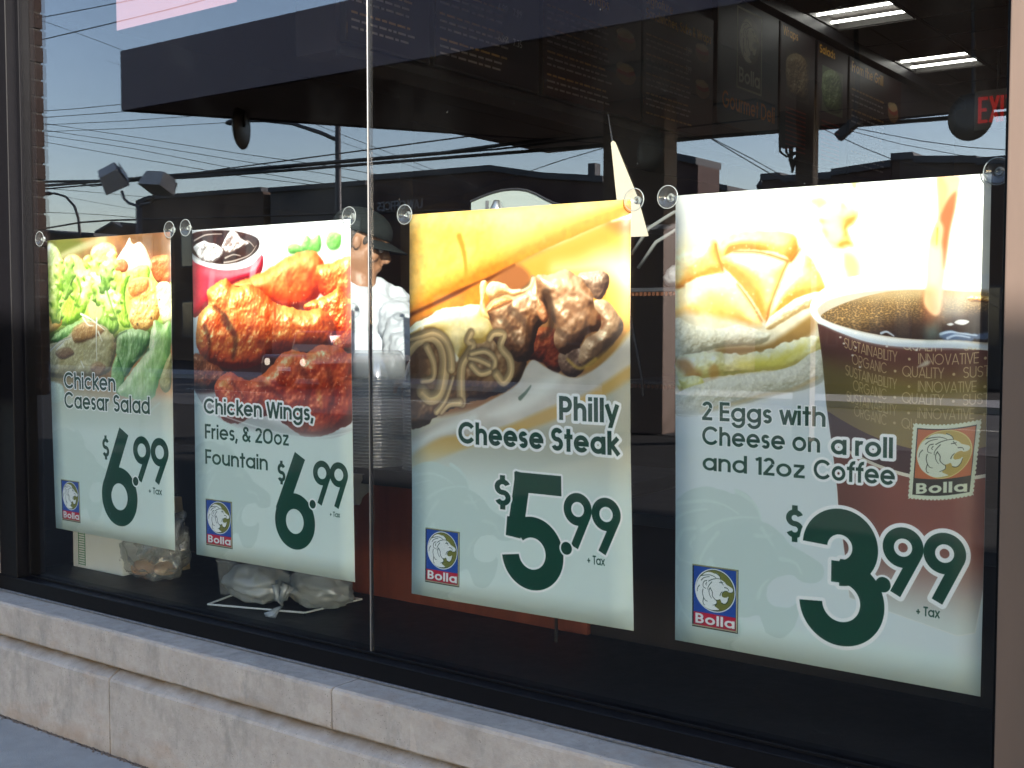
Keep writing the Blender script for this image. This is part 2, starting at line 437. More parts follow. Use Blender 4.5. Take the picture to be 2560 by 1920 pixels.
    if ch == '8':
        q = (1 - w) / 4
        return [_ring(h + q, .5 + q, q), _ring(h + q, .5 - q, q)], 2 * q + w + g
    if ch == '7': return [L(0, 1 - h, .5, 1 - h), L(.46, .95, .14, 0)], .5 + g
    if ch == '9': return [_ring(h + .22, 1 - h - .22, .22), L(h + .41, .64, .12, 0)], .44 + w + g
    if ch == '.': return [L(h, 0, h, w)], w + g
    if ch == ',': return [L(h + .03, w, h - .06, -.16)], w + g
    if ch == '&': return [_ring(.3, .79, .15, -30, 230), L(.2, .68, .62, .02), _ring(.27, .27, .27 - h, 75, 330), L(.46, .12, .62, .42), L(.22, .5, .4, .66)], .66 + g
    if ch == '+': return [L(.22, .12, .22, .62), L(0, .37, .44, .37)], .46 + g
    if ch == '*': return [('D', .12, .38, .13)], .26 + g
    if ch == '$':
        q = (1 - w) / 4; x = h + q
        return [_ring(x, .5 + q, q, 25, 270), _ring(x, .5 - q, q, -155, 90), L(x, .96, x, 1.14), L(x, -.14, x, .04)], 2 * q + w + g
    return [], .3

def sd_strokes(x, y, S, w):
    d = np.full(x.shape, 1e3)
    for p in S:
        if p[0] == 'L':
            _, ax, ay, bx, by = p[:5]; ww = p[5] if len(p) > 5 else w
            mx, my = (ax + bx) / 2, (ay + by) / 2; l = math.hypot(bx - ax, by - ay) + 1e-9
            ux, uy = (bx - ax) / l, (by - ay) / l
            qx = np.abs((x - mx) * ux + (y - my) * uy) - l / 2 - ww * .04; qy = np.abs(-(x - mx) * uy + (y - my) * ux) - ww / 2
            e = np.hypot(np.maximum(qx, 0), np.maximum(qy, 0)) + np.minimum(np.maximum(qx, qy), 0)
        elif p[0] == 'D':
            e = np.hypot(x - p[1], y - p[2]) - p[3]
        else:
            _, cx, cy, r, a0, a1 = p[:6]; ww = p[6] if len(p) > 6 else w
            rho = np.hypot(x - cx, y - cy); e = np.abs(rho - r) - ww / 2
            if a1 - a0 < 360:
                th = (np.degrees(np.arctan2(y - cy, x - cx)) - a0) % 360
                out = th > (a1 - a0)
                f = np.full(x.shape, 1e3)
                for a in (a0, a1):
                    ca, sa = math.cos(math.radians(a)), math.sin(math.radians(a))
                    t = np.clip((x - cx) * ca + (y - cy) * sa, r - ww / 2, r + ww / 2)
                    f = np.minimum(f, np.hypot(x - cx - t * ca, y - cy - t * sa))
                e = np.where(out, f, e)
        d = np.minimum(d, e)
    return d

def layout(txt, w, track=0):
    S = []; x = 0
    for ch in txt:
        g, adv = glyph(ch, w)
        for p in g:
            q = list(p); q[1] += x
            if p[0] == 'L': q[3] += x
            S.append((tuple(q), x, x + adv))
        x += adv + track
    return S, x - track - .09

def text(A, txt, x, yb, cap, w, col, width=None, out=0, ocol=(255, 255, 255), oal=1.0, al=1.0, slope=0.0, soft=None, curve=None, right=False):
    """txt with its baseline at (x, yb), y down; width squeezes or stretches it"""
    S, adv = layout(txt, w)
    kx = (width / (adv * cap)) if width else 1.0
    tw = adv * cap * kx
    if right: x = x - tw
    m = out + 4
    r = A.roi(x - m, yb - cap * 1.2 - m - abs(slope) * tw - (0 if curve is None else 30), x + tw + m, yb + cap * .34 + m + abs(slope) * tw + (0 if curve is None else 30))
    if r is None: return
    sl, X, Y = r
    u = (X - x) / (cap * kx); vv = (yb + slope * (X - x) + (curve(X) if curve else 0) - Y) / cap
    d = np.full(X.shape, 1e3)
    byg = {}
    for p, a, b in S: byg.setdefault((a, b), []).append(p)
    mm = (m / cap) / kx + .1
    for (a, b), ps in byg.items():
        c0 = np.searchsorted(u[0], a - mm); c1 = np.searchsorted(u[0], b + mm)
        if c1 <= c0: continue
        d[:, c0:c1] = np.minimum(d[:, c0:c1], sd_strokes(u[:, c0:c1], vv[:, c0:c1], ps, w))
    d = d * cap * min(1, (1 + kx) / 2)
    s = soft or .6
    if out: A.mix(sl, np.array(ocol), oal * sstep(out + s, out - s, d))
    A.mix(sl, np.array(col), al * sstep(s, -s, d))

def strokes(A, S, w, col, out=0, ocol=(255, 255, 255), cut=None):
    """big numerals: centre-line strokes given straight in print units (y down)"""
    xs = []; ys = []
    for p in S:
        if p[0] == 'L': xs += [p[1], p[3]]; ys += [p[2], p[4]]
        elif p[0] == 'D': xs += [p[1] - p[3], p[1] + p[3]]; ys += [p[2] - p[3], p[2] + p[3]]
        else: xs += [p[1] - p[3], p[1] + p[3]]; ys += [p[2] - p[3], p[2] + p[3]]
    m = w + out + 3
    sl, X, Y = A.roi(min(xs) - m, min(ys) - m, max(xs) + m, max(ys) + m)
    d = sd_strokes(X, Y, S, w)
    if cut is not None:                      # half plane that trims a diagonal end: (px, py, nx, ny)
        for (px, py, nx, ny) in cut: d = np.maximum(d, (X - px) * nx + (Y - py) * ny)
    if out: A.mix(sl, np.array(ocol), sstep(out + .6, out - .6, d))
    A.mix(sl, np.array(col), sstep(.6, -.6, d))

# ------------------------------------------------ tracing helpers (points on the tilted print -> flat print)
_Q = [[(107, 597), (418, 576.3), (121.5, 1324), (428.4, 1378)], [(469, 575), (865.3, 544.3), (484.6, 1389), (873.4, 1453)],
      [(1020.9, 538), (1572, 503.6), (1021.4, 1484), (1559.6, 1587)], [(1678.8, 489.5), (2475.4, 428.3), (1675.7, 1605.6), (2446.4, 1749.8)]]
_FR = {'0': (80, 540, 1.929), '1': (440, 520, 1.728), '2': (980, 460, 2.592), '3': (1640, 400, 2.37), '3b': (1640, 980, 2.0733),
       '3c': (1660, 1180, 3.77), '3d': (1700, 1400, 7.9), '3e': (2000, 660, 2.86), '3f': (2240, 1040, 6.913)}
def _hom(c):
    A = []; b = []
    for (x, y), (u, v) in zip(c, [(0, 0), (600, 0), (0, 900), (600, 900)]):
        A.append([x, y, 1, 0, 0, 0, -u * x, -u * y]); b.append(u)
        A.append([0, 0, 0, x, y, 1, -v * x, -v * y]); b.append(v)
    return np.append(np.linalg.solve(np.array(A, float), np.array(b, float)), 1).reshape(3, 3)
_HM = [_hom(c) for c in _Q]
def tr(k, *pts):
    fx, fy, s = _FR[k]; H = _HM[int(k[0])]; o = []
    for x, y in pts:
        p = H @ np.array([fx + x / s, fy + y / s, 1.0]); o.append((p[0] / p[2], p[1] / p[2]))
    return o

# ------------------------------------------------ lion emblem
_lion = tr('3d', (680, 1045), (640, 1005), (590, 960), (625, 925), (632, 880), (615, 842), (655, 842), (700, 830), (718, 860), (735, 905), (775, 925), (810, 920), (845, 880), (870, 800),
           (858, 775), (835, 795), (790, 795), (752, 782), (735, 745), (745, 700), (785, 665), (840, 662), (880, 690), (940, 690), (962, 650), (945, 610), (890, 570),
           (830, 530), (795, 485), (745, 445), (712, 425), (695, 370), (655, 312), (610, 290), (600, 310), (540, 285), (470, 272), (400, 290), (335, 345), (270, 415),
           (228, 520), (215, 640), (240, 760), (290, 870), (360, 950), (440, 1010), (540, 1045))
_llines = [tr('3d', *p) for p in [
    [(610, 295), (665, 335), (700, 380), (712, 428)], [(330, 345), (420, 335), (500, 335), (570, 360), (620, 395)], [(325, 440), (370, 395), (430, 375), (490, 370)],
    [(470, 460), (540, 425), (620, 410), (700, 415)], [(435, 450), (385, 460), (360, 520), (370, 580), (420, 605)], [(435, 490), (415, 520), (430, 545)],
    [(535, 475), (490, 530), (460, 590), (460, 640)], [(290, 540), (255, 590), (245, 660)], [(360, 620), (350, 690), (370, 780), (410, 850), (450, 865)],
    [(375, 790), (360, 870), (375, 930), (400, 945)], [(505, 590), (480, 650), (490, 730), (530, 805)], [(510, 610), (545, 680), (550, 760), (600, 830), (632, 860), (628, 920), (555, 950)],
    [(690, 490), (735, 495), (760, 485)], [(715, 460), (740, 500), (765, 540)], [(790, 590), (850, 610), (875, 660)], [(700, 755), (715, 710), (745, 675)],
    [(735, 905), (775, 925), (815, 920), (850, 875), (868, 805)]]]
_lc = np.array(tr('3d', (600, 655))[0])                       # centre of the disc
_lr = 45.0
_LG = np.array(tr('3d', (150, 125), (1060, 235), (150, 1370), (1060, 1510)))
_lx0, _ly0 = _LG[:, 0].min(), _LG[:, 1].min(); _lw = np.ptp(_LG[:, 0]); _lh = np.ptp(_LG[:, 1])
def lmap(P, x0, y0, sx, sy, warp=None):
    """print units of the emblem -> another place and size (x0,y0 = its top left, sx,sy = scale)"""
    P = np.array(P); Q = np.stack([x0 + (P[:, 0] - _lx0) * sx, y0 + (P[:, 1] - _ly0) * sy], 1)
    return warp(Q) if warp else Q

def emblem(A, x, y, w, h, blue=(34, 78, 168), red=(196, 28, 62), olive=(120, 122, 52), line=(14, 44, 40), wh=(240, 244, 244), border=True, warp=None, lettw=.17):
    sx, sy = w / _lw, h / _lh
    f = lambda P: lmap(P, x, y, sx, sy, warp)
    rect = lambda a, b, c, d: f([(_lx0 + a * _lw, _ly0 + b * _lh), (_lx0 + c * _lw, _ly0 + b * _lh), (_lx0 + c * _lw, _ly0 + d * _lh), (_lx0 + a * _lw, _ly0 + d * _lh)])
    if border:
        A.fill(rect(0, 0, 1, 1), (20, 30, 34), .5, smooth=False)
        A.fill(rect(.0, 0, .985, .02), (150, 150, 110), .4, smooth=False)
        A.fill(rect(.955, .02, .985, .99), (190, 190, 150), .4, smooth=False)
        A.fill(rect(.0, .962, .985, .985), (176, 170, 140), .4, smooth=False)
    A.fill(rect(.03, .025, .95, .96), blue, .5, smooth=False)
    A.fill(rect(.03, .755, .95, .96), red, .5, smooth=False)
    k = [(_lc[0] + _lr * math.cos(t), _lc[1] + _lr * 1.0 * math.sin(t)) for t in np.linspace(0, 2 * math.pi, 40)[:-1]]
    A.fill(f(k), wh, .5, smooth=False)
    k = [(_lc[0] + (_lr - 2.3) * math.cos(t), _lc[1] + (_lr - 2.3) * math.sin(t)) for t in np.linspace(0, 2 * math.pi, 40)[:-1]]
    A.fill(f(k), line, .5, smooth=False)
    k = [(_lc[0] + (_lr - 3.2) * math.cos(t), _lc[1] + (_lr - 3.2) * math.sin(t)) for t in np.linspace(0, 2 * math.pi, 40)[:-1]]
    A.fill(f(k), olive, .5, smooth=False)
    A.fill(f(np.array(_lion) + (.8, .8)), line, .5, smooth=True)
    A.fill(f(_lion), wh, .5, smooth=True)
    for p in _llines: A.stroke(f(p), .75 * sx, .45 * sx, line, .45)
    b = f([(_lx0 + .07 * _lw, _ly0 + .935 * _lh), (_lx0 + .93 * _lw, _ly0 + .935 * _lh), (_lx0 + .07 * _lw, _ly0 + .775 * _lh)])
    sl = (b[1][1] - b[0][1]) / (b[1][0] - b[0][0])
    text(A, 'Bolla', b[0][0] + .8, b[0][1] + .8, b[0][1] - b[2][1], .2, (40, 14, 24), width=b[1][0] - b[0][0], slope=sl)
    text(A, 'Bolla', b[0][0], b[0][1], b[0][1] - b[2][1], .2, wh, width=b[1][0] - b[0][0], slope=sl)

def soften(A, y1):
    # the food photograph is a touch softer than the lettering printed over it
    n = int(y1 * A.ps)
    for c in range(3): A.px[:n, :, c] = soft_blur(A.px[:n, :, c], 1)

def watermark(A, col, lite, al=1.0, ox=0, oy=0):
    # the big faint lion behind the print: ear, muzzle tip and beard fixed, the head runs off the left edge
    (ex, ey), (mx, my) = tr('3d', (400, 520), (960, 640)); (bx, by) = tr('3d', (790, 925))[0]
    (EX, EY), (MX, MY), (BX, BY) = tr('3c', (165, 700), (1470, 920), (1120, 1600))
    k = (MX - EX) / (mx - ex); ky = (BY - EY) / (by - ey)
    f = lambda P: np.array([(EX + (x - ex) * k + ox, EY + (y - ey) * ky + oy) for x, y in P])
    A.fill(f(_lion), col, 1.2, al, warp=1.5, wsc=12)
    for i, p in enumerate(_llines[:-1]): A.stroke(f(p), 4.5, 1.5, lite, 1.0, al)

GREEN = (8, 66, 50)
def price(A, x, y, big, nines, dot, tax, dollar, out=0):
    """big: strokes + width + trims; nines: two (cx,cy,R,w,tail x,tail y)"""
    def nine(n, o):
        cx, cy, R, w, tx, ty = n; r = R - w / 2
        an = math.radians(28)
        S = [('A', cx, cy, r, 0, 360), ('L', cx + r * math.cos(an), cy + r * math.sin(an), tx, ty)]
        strokes(A, S, w, GREEN, o)
    S, w, cut = big
    if out:
        strokes(A, S, w, GREEN, out, cut=None)
        for n in nines: nine(n, out)
        strokes(A, [('D', dot[0], dot[1], dot[2])], 1, GREEN, out)
    strokes(A, S, w, GREEN, 0)
    for n in nines: nine(n, 0)
    strokes(A, [('D', dot[0], dot[1], dot[2])], 1, GREEN, 4)
    text(A, '$', dollar[0], dollar[1], dollar[2], .19, GREEN, width=dollar[3], out=out * .8)
    text(A, '+ Tax', tax[0], tax[1], tax[2], .15, GREEN, width=tax[3])
# ------------------------------------------------ the four prints
PALE = (226, 241, 237); WM = (205, 224, 219); WML = (219, 236, 231)
def ell(cx, cy, rx, ry, n=14, rot=0):
    c, s_ = math.cos(rot), math.sin(rot)
    return [(cx + rx * math.cos(t) * c - ry * math.sin(t) * s_, cy + rx * math.cos(t) * s_ + ry * math.sin(t) * c) for t in np.linspace(0, 2 * math.pi, n + 1)[:-1]]

def print_salad():
    A = Art(600, 900, (140, 128, 72))
    T = lambda *p: tr('0', *p)
    sl, X, Y = A.roi(0, 0, 600, 560)
    n = fbm(X, Y, 90, 3)
    c = np.stack([.58 + .5 * n + .00025 * X, .50 + .45 * n - .0001 * X, .27 + .2 * n], -1)
    A.px[sl] = np.clip(c, 0, 1)
    A.fill(T((50, 110), (180, 95), (240, 140), (120, 190), (50, 170)), (98, 104, 40), 18, .9)
    A.fill(T((420, 85), (655, 75), (655, 190), (540, 160)), (112, 78, 46), 22, .9)
    A.stroke(T((110, 190), (200, 150), (330, 100)), 8, 12, (190, 184, 140), 8, .7)
    A.blob(T((50, 135), (95, 140), (125, 210), (118, 260), (75, 300), (50, 300)), (120, 160, 60), (206, 226, 140), (250, 252, 225), 26, 2, 18, 5, .2, soft=5)
    A.blob(T((135, 200), (180, 178), (225, 208), (225, 255), (150, 260)), (196, 130, 50), (236, 190, 110), (252, 226, 170), 20, 2, 10, 8, .2, soft=4)
    A.blob(T((268, 155), (330, 118), (388, 150), (385, 215), (330, 245), (275, 225)), (190, 120, 40), (238, 190, 100), (253, 228, 172), 22, 2.5, 12, 9, .2, soft=3)
    A.blob(T((60, 260), (140, 225), (260, 215), (420, 240), (560, 235), (655, 280), (655, 560), (60, 600)), (96, 138, 30), (176, 206, 78), (226, 236, 150), 40, 5, 40, 11, .1, soft=3, warp=6)
    A.blob(T((556, 205), (600, 185), (654, 195), (654, 312), (600, 322), (562, 270)), (116, 46, 18), (186, 92, 42), (226, 150, 90), 22, 4, 12, 12, .35)
    A.blob(T((385, 215), (430, 140), (455, 98), (470, 130), (510, 120), (545, 180), (562, 245), (505, 275), (400, 268)), (206, 170, 120), (244, 226, 190), (255, 250, 236), 24, 3, 14, 13, .25)
    A.blob(T((385, 215), (420, 200), (448, 230), (430, 265), (388, 262)), (130, 56, 20), (196, 110, 60), (230, 170, 120), 12, 2, 8, 14, .2, soft=2)
    # lettuce leaves
    G1 = ((88, 134, 26), (168, 204, 66), (232, 244, 150)); G2 = ((62, 112, 28), (132, 182, 62), (210, 234, 140)); G3 = ((34, 84, 30), (96, 150, 66), (178, 216, 140))
    A.blob(T((80, 315), (150, 250), (200, 262), (255, 240), (275, 300), (252, 420), (205, 495), (120, 525), (82, 430)), *G1, 26, 4, 22, 21, .15, aniso=1.8, warp=5, L=(-.2, -.8, .55))
    A.blob(T((232, 190), (262, 182), (280, 220), (262, 262), (232, 235)), *G1, 14, 2, 12, 22, .15, warp=3)
    A.blob(T((262, 262), (330, 245), (372, 270), (350, 330), (372, 440), (400, 540), (330, 570), (280, 480)), *G2, 26, 4, 20, 23, .15, aniso=2, warp=5)
    A.blob(T((475, 245), (545, 235), (545, 305), (480, 300)), *G1, 16, 2, 12, 29, .1, warp=4)
    A.blob(T((358, 268), (405, 262), (452, 275), (440, 330), (432, 420), (455, 530), (410, 525), (385, 440), (350, 405), (348, 330)), *G1, 22, 4, 18, 24, .2, aniso=1.6, warp=6)
    A.blob(T((55, 440), (110, 450), (120, 520), (70, 560), (55, 560)), (150, 110, 40), (214, 170, 90), (240, 214, 150), 20, 4, 12, 25, .2)
    A.fill(T((248, 400), (300, 380), (320, 470), (270, 520)), (226, 210, 160), 5, .7)
    A.blob(T((438, 360), (470, 300), (540, 290), (605, 345), (612, 440), (575, 520), (500, 558), (452, 500), (462, 430)), (150, 92, 30), (226, 176, 92), (250, 222, 156), 28, 5, 10, 26, .25, warp=3, var=.25)
    A.blob(T((448, 320), (500, 298), (545, 300), (540, 350), (480, 385), (452, 370)), (150, 74, 26), (206, 128, 56), (236, 176, 104), 16, 4, 9, 27, .2, soft=4, al=.85)
    A.blob(T((585, 335), (655, 330), (655, 520), (610, 500)), (168, 150, 90), (222, 210, 150), (250, 244, 214), 20, 4, 14, 28, .2)
    for x, y, r in ((560, 490, 4), (492, 520, 5), (540, 430, 3), (600, 400, 3), (470, 470, 3)): A.fill(ell(*T((x, y))[0], r, r), (80, 50, 20), 1.5, .8)
    A.fill(T((60, 560), (250, 500), (400, 560), (560, 540), (655, 500), (655, 620), (60, 640)), (46, 74, 26), 16, .75)
    A.blob(T((68, 590), (130, 535), (200, 505), (255, 475), (262, 540), (180, 600), (90, 610)), *G3, 20, 4, 16, 31, .2, warp=5)
    A.blob(T((50, 630), (110, 600), (170, 560), (240, 500), (300, 520), (350, 545), (388, 610), (375, 700), (335, 760), (200, 775), (60, 770)), (96, 84, 50), (176, 164, 112), (226, 218, 176), 34, 5, 18, 32, .25, warp=4, var=.25)
    A.blob(T((172, 545), (240, 505), (330, 540), (290, 580), (190, 610)), (96, 56, 24), (164, 110, 58), (204, 160, 104), 16, 4, 10, 33, .3, soft=4, al=.8)
    A.blob(T((90, 655), (150, 630), (180, 665), (120, 690)), (50, 30, 20), (104, 66, 44), (160, 130, 100), 10, 2, 8, 34, .2, soft=4, al=.8)
    A.blob(T((260, 730), (300, 700), (335, 730), (300, 775)), (90, 60, 40), (150, 104, 70), (190, 150, 110), 12, 2, 8, 35, .2, soft=4, al=.8)
    A.blob(T((395, 570), (440, 545), (520, 548), (560, 580), (535, 640), (470, 720), (430, 775), (395, 740), (388, 650)), (40, 84, 30), (112, 158, 84), (200, 226, 170), 26, 5, 22, 36, .25, aniso=2.2, warp=4)
    A.blob(T((362, 770), (390, 670), (415, 730), (425, 790), (400, 870)), *G3, 16, 3, 14, 37, .2)
    A.blob(T((570, 505), (610, 520), (652, 515), (650, 690), (600, 790), (560, 885), (470, 885), (395, 850), (440, 775), (500, 700), (545, 630)), (84, 138, 60), (158, 202, 116), (226, 242, 190), 34, 4, 26, 38, .2, aniso=1.6, warp=4, L=(-.7, -.3, .6))
    A.blob(T((600, 790), (655, 660), (655, 820), (620, 850)), (90, 90, 50), (150, 140, 80), (200, 190, 130), 20, 4, 14, 39, .1)
    A.blob(T((60, 805), (120, 815), (130, 880), (70, 900)), (150, 190, 160), (196, 222, 200), (230, 244, 232), 20, 3, 14, 40, .1, soft=4)
    RR = np.random.RandomState(21)
    for k in range(26):
        x, y = RR.uniform(60, 440), RR.uniform(235, 520)
        if y > 445 and x > 150: continue
        l, w_ = RR.uniform(60, 120), RR.uniform(22, 46); an = RR.uniform(1.1, 2.0); ca, sa = math.cos(an), math.sin(an)
        P_ = [(x + l * math.cos(t) * ca - w_ * (1 + .3 * math.sin(9 * t + k)) * math.sin(t) * sa, y + l * math.cos(t) * sa + w_ * (1 + .3 * math.sin(9 * t + k)) * math.sin(t) * ca) for t in np.linspace(0, 6.28, 26)[:-1]]
        k2 = RR.rand(); dk = (y - 235) / 330
        G_ = ((96 - 50 * dk, 140 - 50 * dk, 30), (186 - 60 * dk, 212 - 50 * dk, 84 - 20 * dk), (244, 248, 180)) if k2 < .6 else (((140, 170, 60), (222, 232, 140), (255, 255, 225)) if k2 < .85 else ((50, 90, 24), (120, 160, 60), (200, 224, 140)))
        A.blob(T(*P_), *G_, 22, 3, 18, 200 + k, .12, soft=2.5, warp=5, wsc=14, al=.82, var=.3, L=(-.3 + .6 * RR.rand(), -.75, .6))
    for q, r, c_ in (([(110, 500), (130, 400), (170, 300)], 3, (222, 240, 150)), ([(160, 500), (185, 400), (230, 280)], 2.2, (208, 232, 130)), ([(300, 290), (310, 400), (350, 540)], 3, (196, 226, 140)), ([(420, 290), (400, 380), (425, 500)], 2.6, (232, 246, 160)),
                    ([(470, 700), (560, 640), (620, 530)], 4, (214, 238, 190)), ([(500, 850), (580, 740), (630, 600)], 3, (196, 228, 164)), ([(440, 560), (450, 640), (420, 740)], 3, (170, 206, 150)), ([(500, 560), (490, 630)], 2, (150, 196, 130)),
                    ([(200, 300), (215, 360), (180, 450)], 6, (90, 136, 28)), ([(330, 300), (350, 380), (390, 500)], 7, (76, 124, 30)), ([(120, 300), (100, 400), (110, 480)], 6, (110, 150, 36)), ([(380, 600), (400, 570), (440, 550)], 4, (20, 50, 20)), ([(545, 640), (480, 700), (440, 770)], 5, (20, 60, 28))):
        A.stroke(T(*q), r, r * .4, c_, 3, .6)
    W = (246, 240, 214)
    for p in ([(215, 468), (260, 490), (330, 545)], [(225, 485), (250, 520), (275, 525)], [(292, 488), (290, 600), (292, 695)], [(60, 650), (110, 605), (165, 585)], [(95, 640), (135, 600)], [(300, 555), (318, 600)], [(215, 700), (228, 730)]):
        A.stroke(T(*p), 4.2, 2.5, W, 1.0, .95, .3)
    A.stroke(T((545, 950), (600, 900)), 4, 2, (230, 240, 235), 2, .6)
    A.grad(370, 560, PALE, 0, .93); A.grad(540, 600, PALE, 0, 1)
    A.fill(T((70, 900), (200, 870), (360, 900), (640, 880), (655, 960), (500, 1010), (80, 1000)), (206, 224, 214), 20, .5)
    soften(A, 600); watermark(A, WM, WML, .55, -12, 0)
    text(A, 'Chicken', 71, 456, 50, .155, GREEN, width=262, out=3.2)
    text(A, 'Caesar Salad', 70, 517, 50, .155, GREEN, width=425, out=3.2)
    price(A, 0, 0, ([('A', 341, 770, 64, 0, 360), ('L', 369, 575, 283, 745)], 48, None), [(454, 624, 41, 21, 441, 713), (537, 624, 41, 21, 523, 713)], (422, 717, 13), (484, 747, 19, 59), (262, 655, 56, 33))
    emblem(A, 38, 742, 98, 128)
    return A

def print_wings():
    A = Art(600, 900, (250, 250, 248))
    T = lambda *p: tr('1', *p)
    # plate under the wings
    A.fill(T((60, 465), (240, 320), (520, 300), (760, 400), (760, 960), (640, 990), (480, 985), (250, 930), (120, 840), (60, 780)), (236, 238, 240), 6)
    A.fill(T((55, 690), (140, 790), (320, 890), (500, 950), (745, 960), (745, 990), (480, 1000), (200, 930), (60, 830)), (150, 150, 152), 14, .75)
    # cup of soda
    A.blob(T((48, 200), (110, 250), (200, 268), (300, 250), (355, 200), (345, 285), (240, 330), (150, 390), (52, 470)), (130, 10, 26), (204, 28, 54), (236, 110, 120), 30, .5, 40, 3, .15, warp=0, var=.04)
    A.fill(T((128, 280), (150, 285), (140, 380), (122, 400)), (240, 150, 160), 6, .45)
    A.fill(T((310, 240), (335, 225), (322, 300), (300, 310)), (255, 190, 196), 5, .6)
    c = T((50, 95), (200, 84), (350, 110), (356, 190), (300, 240), (200, 266), (100, 250), (50, 215))
    A.fill(c, (244, 244, 244), .8)
    A.fill(T((50, 100), (200, 90), (335, 118), (345, 175), (290, 225), (200, 248), (110, 235), (50, 200)), (206, 206, 210), 1.2)
    A.fill(T((50, 110), (200, 94), (325, 122), (338, 172), (285, 218), (200, 242), (110, 228), (50, 190)), (52, 28, 22), 1.2, vary=.5, wsc=14)
    A.blob(T((58, 165), (100, 140), (125, 150), (165, 160), (185, 195), (140, 235), (95, 225), (70, 195)), (96, 80, 76), (196, 190, 190), (250, 250, 252), 9, 7, 12, 51, .7, soft=1, var=.5)
    A.blob(T((180, 165), (228, 84), (262, 130), (300, 150), (250, 175), (215, 195)), (60, 40, 36), (150, 128, 120), (240, 236, 236), 7, 6, 12, 53, .6, soft=1, var=.5)
    for p in ([(190, 235), (240, 225), (300, 200), (330, 160)], [(250, 170), (290, 140), (320, 165)], [(60, 140), (110, 115), (180, 110)], [(195, 215), (230, 200), (262, 205)], [(130, 240), (180, 246), (240, 236)]):
        A.stroke(T(*p), 2.6, 1.0, (226, 214, 206), 1.2, .75)
    # parsley, out of focus
    for i, p in enumerate(([(465, 165), (490, 150), (520, 158), (535, 185), (480, 196)], [(525, 175), (545, 115), (570, 130), (600, 110), (610, 160), (590, 190)], [(632, 150), (640, 105), (670, 98), (697, 112), (690, 165), (655, 180)])):
        A.blob(T(*p), (70, 130, 50), (110, 176, 80), (170, 216, 130), 16, 3, 12, 60 + i, .1, soft=5)
    A.fill(T((600, 190), (735, 190), (735, 260), (620, 240)), (230, 236, 220), 12, .8)
    O1 = ((132, 18, 4), (214, 66, 18), (252, 156, 74)); O2 = ((110, 18, 4), (206, 66, 18), (250, 160, 70)); O3 = ((76, 12, 6), (176, 50, 20), (236, 124, 62))
    A.blob(T((225, 335), (300, 300), (380, 262), (470, 205), (560, 180), (612, 215), (625, 290), (605, 370), (545, 425), (470, 440), (380, 405)), *O1, 44, 5, 26, 71, .3, sp=14, soft=4, warp=4)
    A.blob(T((590, 250), (650, 235), (745, 215), (745, 420), (690, 380), (640, 390), (600, 350)), *O1, 32, 6, 18, 72, .45, sp=20, soft=3, warp=4)
    for a, b, r in ((610, 340, 16), (560, 300, 14), (470, 300, 14)): A.fill(ell(*T((a, b))[0], r, r * 1.6), (150, 20, 6), 10, .35)
    A.fill(T((480, 430), (560, 420), (745, 470), (745, 600), (640, 620)), (84, 18, 8), 10, .8)
    A.blob(T((535, 425), (600, 385), (650, 365), (685, 335), (720, 385), (745, 410), (745, 580), (700, 590), (660, 520), (590, 470)), *O1, 28, 7, 14, 73, .6, sp=24, warp=4)
    A.fill(T((60, 640), (300, 640), (480, 600), (680, 600), (745, 620), (745, 720), (330, 800), (160, 800), (62, 790)), (54, 14, 8), 8, .95)
    A.blob(T((60, 640), (110, 650), (190, 710), (180, 765), (110, 785), (58, 775)), (30, 10, 6), (110, 44, 20), (186, 100, 56), 26, 5, 14, 74, .5, sp=26)
    A.blob(T((80, 470), (120, 420), (118, 360), (160, 325), (200, 302), (236, 340), (300, 328), (345, 350), (400, 400), (470, 425), (540, 440), (600, 430), (650, 465), (672, 520), (672, 580), (625, 600),
             (540, 612), (420, 640), (310, 690), (210, 695), (120, 665), (72, 590)), (84, 16, 6), (196, 68, 20), (250, 166, 80), 46, 7, 20, 75, .75, sp=26, warp=4, var=.22)
    for p, r in (([(190, 480), (240, 560), (230, 650)], 14), ([(110, 520), (130, 590), (110, 650)], 9), ([(150, 430), (200, 470), (210, 520)], 7)): A.stroke(T(*p), r, r * .5, (58, 20, 10), 7, .6)
    A.stroke(T((350, 590), (480, 600), (600, 600)), 12, 16, (110, 30, 16), 10, .55)
    A.blob(T((660, 560), (690, 555), (712, 590), (700, 610), (670, 605)), *O1, 12, 4, 8, 79, .5)
    A.blob(T((150, 775), (175, 735), (215, 708), (300, 745), (380, 700), (430, 640), (480, 612), (540, 625), (600, 592), (660, 590), (720, 620), (748, 660), (748, 900), (690, 950), (590, 990), (500, 970),
             (420, 910), (330, 900), (250, 935), (185, 915), (170, 850)), (78, 12, 8), (166, 42, 18), (226, 104, 50), 44, 8, 22, 76, .6, sp=26, warp=4, var=.25)
    for p, r in (([(520, 690), (560, 760), (540, 850)], 12), ([(640, 700), (660, 800), (640, 890)], 10), ([(350, 760), (420, 800), (480, 880)], 9), ([(230, 760), (270, 810)], 7), ([(330, 880), (430, 890), (500, 930)], 10)):
        A.stroke(T(*p), r, r * .5, (96, 24, 12), 7, .5)
    for p in ([(500, 620), (460, 690)], [(560, 640), (640, 650)], [(600, 800), (610, 860)], [(190, 760), (230, 790)]):
        A.stroke(T(*p), 9, 4, (214, 130, 50), 7, .55)
    R = np.random.RandomState(3)
